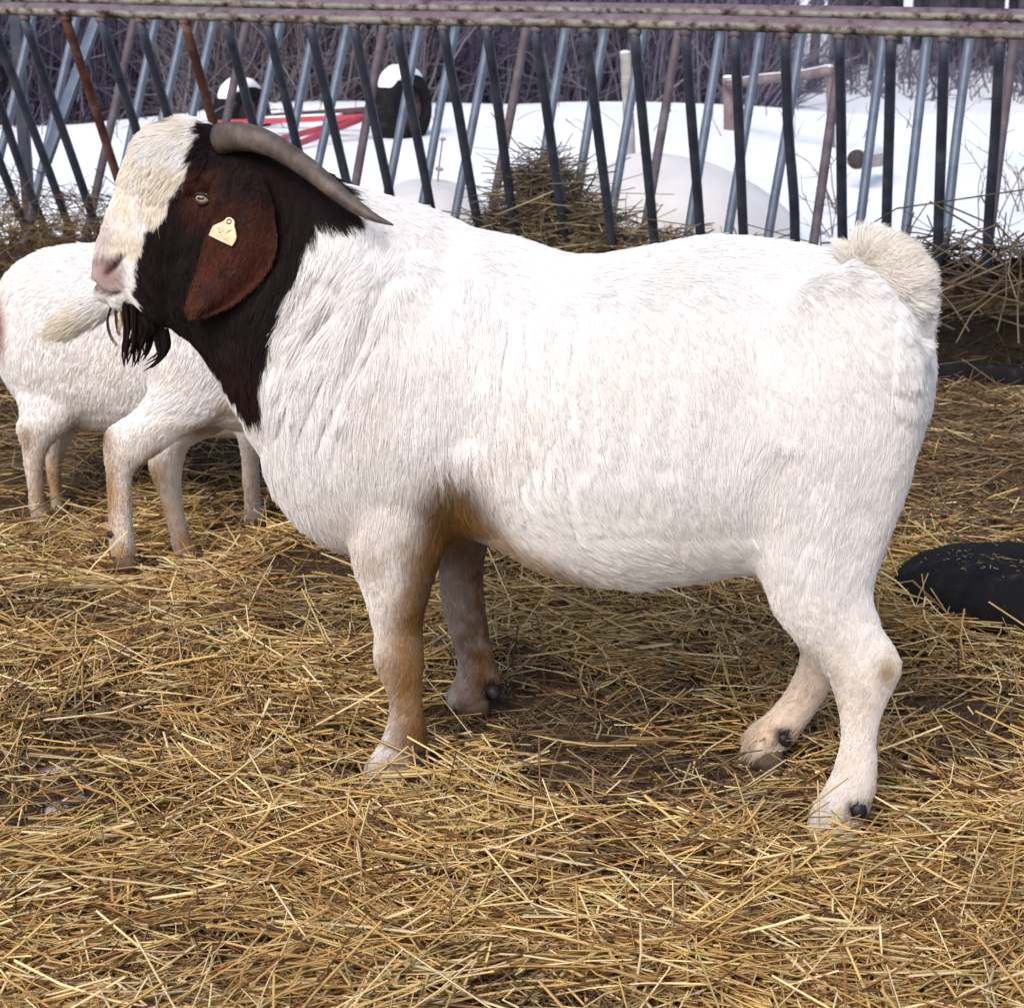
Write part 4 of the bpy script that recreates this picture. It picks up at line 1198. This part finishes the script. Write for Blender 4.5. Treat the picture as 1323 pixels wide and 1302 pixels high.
    for c in (e0, e1, ):
        for off in (.01, sep - .01):
            a = np.array([c[0], c[1], .0]) + rail_n * off
            m = MB(); m.square(a, a + up * (RZ - .04), .045, .045); o = m.build('leg', M_bar, root); autosmooth(o)
    a = on_rail(150, 9, True) - up * .03 - rail_n * .10
    b = a + (dB * .62 - rail_t * .09)
    m = MB(); m.square(a, b, .05, .02); o = m.build('brace', M_galv, root); autosmooth(o)
    return root, sep, offb, .15
feeder, SEP, OFFB, ZB = build_feeder()

# ------------------------------------------------------------------ hay in the feeder
def hay():
    L_ = float(np.linalg.norm(fr1 - fr0))
    def along(px):                     # px of the picture -> metres along the feeder's middle
        d = ray(px, 250); o = fr0 + rail_n * SEP / 2
        k = ((o - CAMP) @ rail_n) / (d @ rail_n); return float((CAMP + d * k - fr0) @ rail_t)
    s700, s_hi = along(702), along(1260)
    def top(s):
        z = .12 + .34 * np.exp(-np.abs((s - s700) / .19) ** 1.5) + .09 * np.exp(-((s - along(880)) / .35) ** 2) + .03 * sstep(s, s700 - .5, s700)
        z = z + .15 * sstep(s, along(1130), along(1210)) - .10 * (1 - sstep(s, along(150), along(420)))
        return z
    # core heap
    ss = np.linspace(-.3, L_ + .3, 90); uu = np.linspace(-1, 1, 15)
    Sg, U = np.meshgrid(ss, uu, indexing='ij')
    hw = .18 + .30 * np.clip((top(Sg) - ZB) / .6, 0, 1)
    lim_ = np.clip(SEP / 2 - (RZ - top(Sg)) * .562 - .05, .05, 1)
    off = SEP / 2 + U * np.minimum(hw, lim_)
    Z = ZB - .03 + (top(Sg) - ZB - .03) * (1 - np.abs(U) ** 2.2)
    base = fr0[None, None, :] + rail_t * Sg[..., None] + rail_n * off[..., None]
    base[..., 2] = Z
    base[..., 2] += (fbm(base, 7, 121, 3) - .5) * .10
    V = base.reshape(-1, 3); nx, ny = Sg.shape
    i = (np.arange(nx - 1)[:, None] * ny + np.arange(ny - 1)[None, :]).reshape(-1)
    F = np.stack([i, i + 1, i + ny + 1, i + ny], -1)
    root = thing('hay_pile', 'tangled brown hay heaped inside the feeder behind the goat', 'hay', tuple(V.mean(0)))
    root['kind'] = 'stuff'
    link('hay_core', mesh_np('hay_core', V, F), mat_noise('old_hay', [(.3, (.035, .024, .015)), (.6, (.11, .08, .045)), (.75, (.20, .15, .08))], 40, .95, .1, bmp=.9, bdist=.02, dist=1.5), root)
    n = 15000
    s = RNG.random(n) * (L_ + .5) - .25
    dens = .10 + np.exp(-np.abs((s - s700) / .38) ** 2) + .5 * np.exp(-((s - along(900)) / .3) ** 2) + .28 * sstep(s, along(1120), along(1200)) + .0 * s
    k = RNG.random(n) < dens / 1.5; s = s[k]; n = len(s)
    u = RNG.uniform(-1, 1, n)
    hw = .20 + .30 * np.clip((top(s) - ZB) / .6, 0, 1)
    P = fr0 + rail_t * s[:, None] + rail_n * (SEP / 2 + u * np.minimum(hw, np.clip(SEP / 2 - (RZ - top(s)) * .562 - .07, .05, 1)))[:, None]
    P[:, 2] = ZB - .02 + (top(s) - ZB) * (1 - np.abs(u) ** 2.2) + RNG.normal(size=n) * .028 + np.abs(RNG.normal(size=n)) * .02
    C = (OLD_PAL[RNG.integers(0, 5, n)] * .75 + np.array([.045, .042, .038])) * RNG.uniform(.7, 1.5, n)[:, None]
    gold = np.exp(-((s - s700) / .5) ** 2)[:, None]
    C = C * (1 - .62 * sstep(s, along(1050), along(1200)))[:, None]
    C = C * (1 - .5 * gold) + np.array([.31, .25, .165]) * RNG.uniform(.5, 1.2, n)[:, None] * .5 * gold
    hay_strands('hay_strands', P, np.clip(np.exp(RNG.normal(-1.9, .45, n)), .05, .4), RNG.uniform(.0014, .0032, n), C * RNG.uniform(.45, 1.6, n)[:, None], root, .5, 1.0)
    # spilt dark hay under the V, inside the base frame, at the right; and along it
    n = 1300
    s = RNG.random(n) * (L_ + .4) - .2
    k = RNG.random(n) < .25 + .75 * sstep(s, along(1000), along(1150)); s = s[k]; n = len(s)
    off = .06 + RNG.random(n) * .42
    P = fr0 + rail_t * s[:, None] + rail_n * off[:, None]
    P[:, 2] = .02 + RNG.random(n) ** 1.3 * (.04 + .08 * (off / .48))
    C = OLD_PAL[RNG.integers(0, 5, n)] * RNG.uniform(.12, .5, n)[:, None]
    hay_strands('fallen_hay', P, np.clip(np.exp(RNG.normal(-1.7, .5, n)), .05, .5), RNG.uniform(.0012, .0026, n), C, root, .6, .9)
    n = 34                                                # thick pale stalks sticking out of the feeder at its right
    s = along(1190) + RNG.random(n) * (along(1380) - along(1190))
    off = RNG.uniform(-.02, .3, n)
    P = fr0 + rail_t * s[:, None] + rail_n * off[:, None]; P[:, 2] = RNG.uniform(.10, .42, n)
    hay_strands('stalks', P, RNG.uniform(.18, .5, n), RNG.uniform(.0022, .0042, n), np.array([.15, .11, .07])[None] * RNG.uniform(.6, 1.2, n)[:, None], root, .8, .9)
    n = 160                                               # wiry stems standing out of the top of the heap
    s = s700 + RNG.normal(size=n) * .16 - .03
    P = fr0 + rail_t * s[:, None] + rail_n * (SEP / 2 + RNG.normal(size=n) * .08)[:, None]; P[:, 2] = top(s) + RNG.random(n) * .05
    hay_strands('wiry_stems', P, RNG.uniform(.06, .18, n), RNG.uniform(.0010, .0018, n), np.array([.10, .075, .06])[None] * RNG.uniform(.6, 1.5, n)[:, None], root, .9, 1.4)
    n = 900
    s = along(-60) + RNG.random(n) * (along(250) - along(-60))
    P = fr0 + rail_t * s[:, None] + rail_n * RNG.uniform(.1, .75, n)[:, None]; P[:, 2] = .0 + RNG.random(n) ** 1.4 * .30
    hay_strands('bramble', P, RNG.uniform(.08, .32, n), RNG.uniform(.0012, .0026, n), OLD_PAL[RNG.integers(0, 5, n)] * RNG.uniform(.5, 1.3, n)[:, None], root, .9, 1.2)
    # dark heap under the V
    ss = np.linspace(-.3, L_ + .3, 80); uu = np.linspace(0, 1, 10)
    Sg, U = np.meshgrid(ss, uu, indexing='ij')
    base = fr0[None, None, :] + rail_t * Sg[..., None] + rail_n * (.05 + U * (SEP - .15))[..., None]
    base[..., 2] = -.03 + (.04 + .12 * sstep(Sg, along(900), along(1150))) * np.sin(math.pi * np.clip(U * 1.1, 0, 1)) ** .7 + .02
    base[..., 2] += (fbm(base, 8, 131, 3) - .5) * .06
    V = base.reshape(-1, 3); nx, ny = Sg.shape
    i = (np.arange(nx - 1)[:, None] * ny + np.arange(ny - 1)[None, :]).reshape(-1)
    link('hay_litter', mesh_np('hay_litter', V, np.stack([i, i + 1, i + ny + 1, i + ny], -1)), mat_noise('dark_hay', [(.3, (.008, .006, .005)), (.6, (.025, .017, .011)), (.75, (.05, .034, .02))], 40, .95, .1, bmp=.9, bdist=.02, dist=1.5), root)
hay()

# ------------------------------------------------------------------ old snow mounds just behind the feeder
M_oldsnow = mat_noise('old_snow', [(.3, (.66, .635, .635)), (.7, (.76, .735, .735))], 5, .8, .2, bmp=.2, bdist=.02)
def mound(label, cpx, cpy, y, rx, ry, rz, tilt=0.0):
    c = at_y(cpx, cpy, y); k = 36
    m = MB(); R = []
    for i in range(13):
        t = i / 12 * math.pi / 2
        a = np.arange(k) * 2 * math.pi / k
        rr = np.cos(t) ** .75
        X = c[0] + rx * rr * np.cos(a); Y = c[1] + ry * rr * np.sin(a)
        Zz = c[2] + rz * math.sin(t) ** 1.0 * (1 - tilt * (X - c[0]) / rx * 1.0)
        R.append(np.stack([X, Y, np.broadcast_to(Zz, X.shape) + (fbm(np.stack([X, Y], 1), 4, 141, 2) - .5) * .03], 1))
    m.rings(R)
    return tag(m.build('snow_mound', M_oldsnow), label, 'snow mound')
mound('low rounded mound of dull old snow behind the feeder to the right of the hay', 890, 300, 7.7, .42, .5, .27, .35)
mound('small dull snow mound behind the feeder to the left of the hay', 560, 285, 8.0, .22, .3, .16, .2)

# ------------------------------------------------------------------ tyre at the right
def tyre():
    R0, tilt = .205, .19
    c = at_z(1392, 764, 0.0); c[1] = 3.635; c[0] = (1388 - CX) / FPX * 3.80
    gz = .005
    root = thing('old_tyre', 'black rubber tyre lying tilted and half sunk in the straw at the right edge', 'tyre', (c[0], c[1], gz))
    def tp(a, u, v):
        X = c[0] + (R0 + u) * np.cos(a); Y = c[1] + (R0 + u) * np.sin(a)
        return np.stack([X, Y, gz + v - tilt * (Y - c[1] + .30)], -1)
    prof = [(-.115, .0), (-.05, -.01), (.04, -.01), (.095, .015), (.122, .05), (.126, .08), (.118, .11), (.092, .138), (.045, .155), (-.02, .160), (-.075, .150), (-.112, .125), (-.10, .10), (-.085, .07), (-.10, .03)]
    pu, pv = np.array(prof).T
    k = 84
    R = []
    for i in range(k + 1):
        a = 2 * math.pi * i / k
        lug = .0045 * (1 if i % 2 else -1) * np.exp(-((pu - .118) / .02) ** 2)
        R.append(tp(np.full(len(pu), a), pu + lug, pv + .004 * math.sin(a * 3)))
    m = MB(); m.rings(R, cap=False); o = m.build('tyre_body', M_rubber, root)
    n = 420
    a = RNG.random(n) * 2 * math.pi; u = RNG.uniform(-.08, .10, n)
    P = tp(a, u, np.interp(u, [-.08, -.02, .045, .10], [.151, .162, .157, .135]))
    C = STRAW_PAL[RNG.integers(0, 6, n)] * RNG.uniform(.25, .9, n)[:, None]
    o = hay_strands('chaff', P, RNG.uniform(.003, .012, n), RNG.uniform(.0005, .0012, n), C, root, .1, .3); o['kind'] = 'stuff'
    # a drift of straw leaning on its wall
    n = 420
    a = RNG.uniform(math.pi * .75, math.pi * 1.6, n); rr = R0 + .15 + np.abs(RNG.normal(size=n)) * .05
    P = np.stack([c[0] + rr * np.cos(a), c[1] + rr * np.sin(a), np.zeros(n)], 1); P[:, 2] = RNG.random(n) * .045
    C = STRAW_PAL[RNG.integers(0, 6, n)] * RNG.uniform(.7, 1.15, n)[:, None]
    o = hay_strands('straw_drift', P, np.exp(RNG.normal(-2.3, .4, n)), RNG.uniform(.0008, .0015, n), C, None, .25, .2)
    tag(o, 'loose straw drifted against the wall of the black tyre', 'straw', kind='stuff')
tyre()

# ------------------------------------------------------------------ red trailer frame with two snow capped wheels
def trailer():
    c1 = at_y(519, 141, 11.5); c2 = at_y(312, 153, 12.1)
    ax = c1 - c2; ax[2] = 0; ax /= np.linalg.norm(ax); fw = np.array([-ax[1], ax[0], 0]); up = np.array([0, 0, 1.0])
    root = thing('farm_trailer', 'red framed farm trailer with two snow capped tyres parked in the snow', 'trailer', tuple((c1 + c2) / 2 - up * .2))
    def wheel(c, R0):
        k = 48
        prof = [(-.5, .62), (-.56, .74), (-.52, .90), (-.40, .985), (.40, .985), (.52, .90), (.56, .74), (.5, .62), (.42, .58), (-.42, .58)]
        m = MB(); R = []
        for i in range(k + 1):
            a = 2 * math.pi * i / k
            d = fw * math.cos(a) + up * math.sin(a)
            lug = 1 + (.018 if i % 2 else 0)
            R.append([c + ax * u * .155 + d * R0 * v * (lug if v > .95 else 1) for u, v in prof])
        m.rings(R, cap=False)
        w = thing_part('wheel', root, c)
        t = m.build('tyre', M_rubber, None); t.parent = w
        m = MB(); R = []
        for u, v in [(.36, .60), (.36, .50), (.18, .44), (.16, .24), (.30, .20), (.34, .02)]:
            R.append([c + ax * u * .155 + (fw * math.cos(q) + up * math.sin(q)) * R0 * v for q in np.linspace(0, 2 * math.pi, 33)[:-1]])
        m.rings(R); h = m.build('rim', M_hub, None); h.parent = w
        m = MB(); R = []
        for i in range(15):
            a = math.radians(42 + 100 * i / 14); e = math.sin(math.pi * i / 14)
            d = fw * math.cos(a) + up * math.sin(a)
            th = .008 + .035 * e
            R.append([c + ax * s_ * .155 * .5 * (.55 + .4 * e) + d * (R0 * .975 + hgt * th) for s_, hgt in ((-1.15, -.3), (-1.1, .4), (-.7, .9), (0, 1), (.7, .9), (1.1, .4), (1.15, -.3), (0, -.5))])
        m.rings(R); sc = m.build('snow_cap', M_snow, None); sc.parent = w
    def thing_part(name, root, c):
        o = bpy.data.objects.new(name, None); o.empty_display_size = .1; COL.objects.link(o); set_parent(o, root); return o
    wheel(c1, .212); wheel(c2, .205)
    m = MB(); m.tube([c1 - ax * .05, c2 + ax * .05], .022, 10); m.build('axle', M_hub, root)
    apex = at_y(474, 151, 11.35)
    for (x, y, dd, r) in [(262, 160, 11.7, .020), (300, 196, 10.7, .020), (330, 208, 10.3, .020)]:
        b = at_y(x, y, dd)
        m = MB(); m.square(apex, b, .028, .03); o = m.build('frame_bar', M_red, root); autosmooth(o)
    a, b = at_y(262, 160, 11.7), at_y(330, 208, 10.3)
    m = MB(); m.square(a, b, .028, .03); o = m.build('frame_bar', M_red, root); autosmooth(o)
    m = MB(); m.square(apex, c1 - ax * .08, .028, .03); o = m.build('frame_bar', M_red, root); autosmooth(o)
    m = MB(); m.square(at_y(345, 152, 11.6), at_y(440, 148, 11.45), .05, .012); m.build('snow_cap', M_snow, root)
trailer()

# ------------------------------------------------------------------ posts, rail, log
def post(name, label, top, bot, y, r, mat, cat='post', lean=0):
    t = at_y(*top, y); b = at_y(*bot, y); b = b - np.array([0, 0, .15]); 
    m = MB(); n = 12
    pts = [b + (t - b) * k / (n - 1) for k in range(n)]
    rr = [r * (1 + .05 * math.sin(k * 1.7) + (0.08 if k < 3 else 0)) for k in range(n)]
    m.tube(pts, rr, 14)
    o = thing(name, label, cat, tuple(b))
    m.build('shaft', mat, o)
    m = MB(); m.sphere(t, (r * .95, r * .95, r * .35), 12, 6); m.build('snow_cap', M_snow, o)
    return o
post('wooden_post', 'weathered grey round post leaning alone in the snow right of the hay heap', (808, 68), (817, 200), 9.6, .0265, M_wood)
post('wooden_post', 'short brownish fence post carrying the left end of the snowy rail', (941, 100), (945, 170), 12.2, .036, M_wood_red)
post('wooden_post', 'taller slim fence post carrying the right end of the snowy rail', (1072, 86), (1076, 185), 11.2, .022, M_wood_red)
def fence_rail():
    a, b = at_y(940, 110, 12.15), at_y(1072, 91, 11.17)
    rt = thing('fence_rail', 'snow topped wooden rail slanting between two fence posts', 'fence rail', tuple(a))
    pts = smooth_path([a, a + (b - a) * .35 + np.array([0, 0, .004]), a + (b - a) * .7 - np.array([0, 0, .006]), b], 5)
    m = MB(); m.tube(pts, .028, 12); m.build('pole', M_wood_red, rt)
    m = MB(); m.tube(pts + np.array([0, 0, .024]), .012, 8, flat=.6); m.build('snow_cap', M_snow, rt)
fence_rail()
def log():
    a, b = at_y(1107, 206, 9.2), at_y(1135, 203, 9.8)
    rt = thing('log', 'cut log with a dark end lying half under the snow', 'log', tuple(a))
    d = (b - a) / np.linalg.norm(b - a)
    m = MB(); m.tube([a, a + (b - a) * .3, a + (b - a) * .7, b], .047, 18); m.build('bark', M_log, rt)
    m = MB(); m.tube([a - d * .012, a + d * .003], [.042, .044], 18); m.build('cut_end', M_logend, rt)
    m = MB(); R = []
    for k in range(9):
        q = a + (b - a) * (.05 + .95 * k / 8); e = math.sin(math.pi * (k + .6) / 9.2)
        sd = np.cross(d, (0, 0, 1.0)); sd /= np.linalg.norm(sd)
        R.append([q + sd * .048 * u * .9 + np.array([0, 0, .02 + v * .05 * (0.5 + .5 * e)]) for u, v in ((-1, 0), (-.8, .6), (-.3, 1), (.3, 1), (.8, .6), (1, 0), (0, .2))])
    m.rings(R); m.build('snow_cap', M_snow, rt)
log()

# ------------------------------------------------------------------ dry weeds in the snow
def weed_mesh(seed, h):
    r = np.random.default_rng(seed); P, R = [], []
    def br(p, d, L, rad, dep):
        q = [p]
        for k in range(4):
            d = d + r.normal(size=3) * .10; d /= np.linalg.norm(d); q.append(q[-1] + d * L / 4)
        P.append(q); R.append(np.linspace(rad, rad * .5, 5))
        if dep:
            for k in range(r.integers(2, 5)):
                i = r.integers(1, 5); dd = d + r.normal(size=3) * .6 + np.array([0, 0, .15]); br(q[i], dd / np.linalg.norm(dd), L * r.uniform(.25, .5), rad * .65, dep - 1)
    for k in range(r.integers(1, 4)):
        br(np.array([r.normal() * .03, r.normal() * .03, -.05]), np.array([r.normal() * .22, r.normal() * .22, 1.0]), h * r.uniform(.7, 1), .0038, 2)
    V, F = tubes_np(np.array(P), np.array(R), 4)
    return V, F
wr = np.random.default_rng(44)
wm = []
for i in range(5):
    V, F = weed_mesh(200 + i, .42); me = mesh_np('dry_weed', V, F); point_col(me, np.repeat(np.array([[.16, .125, .12]]), len(V), 0)); wm.append(me)
    me.materials.append(M_twig)
for i in range(17):
    px = wr.uniform(1010, 1400) if i < 11 else wr.uniform(-40, 240); yy = wr.uniform(7.0, 8.6)
    q = at_y(px, 260, yy); z = float(snow_h(np.array([q[0]]), np.array([yy]))[0])
    o = bpy.data.objects.new('dry_weed', wm[i % 5]); COL.objects.link(o)
    o.location = (q[0], yy, z); o.rotation_euler = (0, 0, wr.uniform(0, 6.28)); o.scale = (1,) * 2 + (wr.uniform(.6, 1.15),)
    tag(o, 'thin branching dry weed stalk poking out of the snow behind the feeder', 'weed', 'dry weeds in the snow')
def seed_weed():
    b = at_y(567, 262, 8.0); z = float(snow_h(np.array([b[0]]), np.array([8.0]))[0])
    t = at_y(572, 178, 8.0)
    m = MB(); m.tube(smooth_path([(b[0], 8.0, z - .03), (b[0] - .004, 8.0, (z + t[2]) / 2), tuple(t)], 5), .0032, 6)
    me = [m.build('weed_stalk', M_wood_red, None)]
    heads = []
    for (x, y) in ((572, 180), (566, 218), (569, 219)):
        m2 = MB(); m2.sphere(at_y(x, y, 8.0), (.013, .010, .008), 8, 6); heads.append(m2.build('seed_head', M_log))
    r = thing('weed', 'single dry stalk with pale seed heads standing in the snow left of the hay heap', 'weed', (b[0], 8.0, z))
    [set_parent(q, r) for q in me + heads]
seed_weed()

# ------------------------------------------------------------------ winter woods
def twigs_np(n, base, hgt, spread, rad, col, K=5, droop=.25, seed=0):
    r = np.random.default_rng(seed)
    az = r.random(n) * 6.283; lean = np.abs(r.normal(size=n)) * spread
    d = np.stack([np.cos(az) * np.sin(lean), np.sin(az) * np.sin(lean), np.cos(lean)], 1)
    L = hgt * r.uniform(.4, 1.1, n)
    t = np.linspace(0, 1, K)[None, :, None]
    X = base[:, None, :] + d[:, None, :] * t * L[:, None, None]
    X[..., 2] -= (droop * L * np.sin(lean))[:, None] * (t[..., 0] ** 2)
    X += r.normal(size=X.shape) * .03 * t * L[:, None, None]
    R = rad * r.uniform(.5, 1.2, n)[:, None] * np.linspace(1, .35, K)[None, :]
    V, F = tubes_np(X, R, 3)
    C = col[r.integers(0, len(col), n)] * r.uniform(.7, 1.3, n)[:, None]
    return V, F, np.repeat(C, K * 3, 0)

def underbrush():
    Vs, Fs, Cs = [], [], []; o = 0
    pal = np.array([(.075, .062, .098), (.105, .090, .130), (.050, .042, .066), (.15, .14, .17)])
    r = np.random.default_rng(77)
    def add(n, px0, px1, y0, y1, h, spread, rad, pl, seed):
        nonlocal o
        px = r.uniform(px0, px1, n); yy = r.uniform(y0, y1, n) 
        x = (px - CX) / FPX * yy * 1.0
        z = snow_h(x, yy) - .03
        z = z + np.where(r.random(n) < .45, r.random(n) * h * .7, 0)
        V, F, C = twigs_np(n, np.stack([x, yy, z], 1), h, spread, rad, pl, seed=seed)
        Vs.append(V); Fs.append(F + o); Cs.append(C); o += len(V)
    add(6500, -200, 620, 14.2, 20, 1.3, .7, .011, pal[:3], 1)
    add(1500, 230, 560, 13.8, 15, 1.1, .8, .008, np.array([(.16, .14, .16), (.12, .10, .12)]), 2)
    add(4300, 560, 1000, 15.5, 24, 1.5, .55, .011, np.array([(.12, .105, .15), (.09, .078, .115), (.15, .135, .18)]), 3)
    add(1100, 930, 1550, 26, 33, .6, .6, .016, np.array([(.13, .12, .165), (.10, .09, .13), (.17, .16, .20)]), 4)
    add(2200, -400, 960, 36, 52, 2.4, .5, .022, pal[:3], 5)
    add(120, -200, 1500, 11.6, 13.5, .35, .8, .004, pal[2:], 6)
    me = mesh_np('underbrush', np.concatenate(Vs), np.concatenate(Fs)); point_col(me, np.concatenate(Cs))
    ob = link('underbrush', me, M_twig); tag(ob, 'dense leafless purplish undergrowth along the edge of the woods', 'underbrush', kind='stuff')
underbrush()

def tree_variant(seed, zmin=.7):
    r = np.random.default_rng(seed)
    H = r.uniform(7, 10); R0 = r.uniform(.045, .085)
    m = MB()
    z = np.linspace(-.4, H, 14); lx, ly = r.normal() * .25, r.normal() * .25
    zc = np.clip(z / H, 0, 1)
    tr = np.stack([lx * zc ** 1.4 + .04 * np.sin(z * 1.3 + seed), ly * zc ** 1.4 + .04 * np.cos(z * 1.1), z], 1)
    rr = R0 * (1 - .8 * np.clip(z / H, 0, 1)) * (1 + .5 * np.exp(-np.clip(z, 0, 9) / .15))
    m.tube(tr, rr, 9)
    P, R = [], []
    def br(p, d, L, rad, dep):
        q = [p]
        for k in range(4):
            d = d + r.normal(size=3) * .12 + np.array([0, 0, .05]); d /= np.linalg.norm(d); q.append(q[-1] + d * L / 4)
        P.append(q); R.append(np.linspace(rad, rad * .4, 5))
        if dep:
            for k in range(4):
                i = r.integers(1, 5); dd = d + r.normal(size=3) * .7; br(q[i], dd / np.linalg.norm(dd), L * r.uniform(.35, .6), rad * .55, dep - 1)
    for k in range(16):
        zz = r.uniform(zmin, H * .95); i = int(np.searchsorted(z, zz)); i = min(i, 13)
        a = r.random() * 6.283; br(tr[i], np.array([math.cos(a), math.sin(a), r.uniform(.2, 1)]) / 1.3, r.uniform(.8, 2.2) * (1.15 - zz / H), .020, 2)
    V, F = tubes_np(np.array(P), np.array(R), 3)
    cm = mesh_np('crown', V, F); point_col(cm, np.repeat(np.array([[.07, .058, .068]]), len(V), 0)); cm.materials.append(M_twig)
    tme = bpy.data.meshes.new('trunk'); tme.from_pydata(m.V, [], m.F); tme.update(); tme.polygons.foreach_set('use_smooth', [True] * len(tme.polygons)); tme.materials.append(M_bark)
    return tme, cm
def woods():
    vs = [tree_variant(300 + i) for i in range(6)] + [tree_variant(400 + i, 2.6) for i in range(5)]
    r = np.random.default_rng(99)
    spots = []
    for k in range(84): spots.append((r.uniform(950, 1450), r.uniform(25.5, 46)))
    for k in range(40): spots.append((r.uniform(-120, 960), r.uniform(15, 34)))
    for k in range(14): spots.append((r.uniform(-500, 1900), r.uniform(40, 60)))
    for i, (px, yy) in enumerate(spots):
        x = (px - CX) / FPX * yy; z = float(snow_h(np.array([x]), np.array([yy]))[0])
        root = thing('bare_tree', 'leafless grey winter tree in the woods beyond the snowy field', 'tree', (x, yy, z), 'bare trees in the woods')
        sc = r.uniform(.75, 1.3) * (1.0 + .012 * (yy - 15)); ro = r.random() * 6.28
        for nm, me in zip(('trunk', 'crown'), vs[6 + i % 5] if i < 84 else vs[i % 6]):
            o = bpy.data.objects.new(nm, me); COL.objects.link(o); o.parent = root
        root.scale = (sc,) * 3; root.rotation_euler = (0, 0, ro)
woods()

# ------------------------------------------------------------------ animals and straw
build_buck()
build_others()
straw_cover(98000)
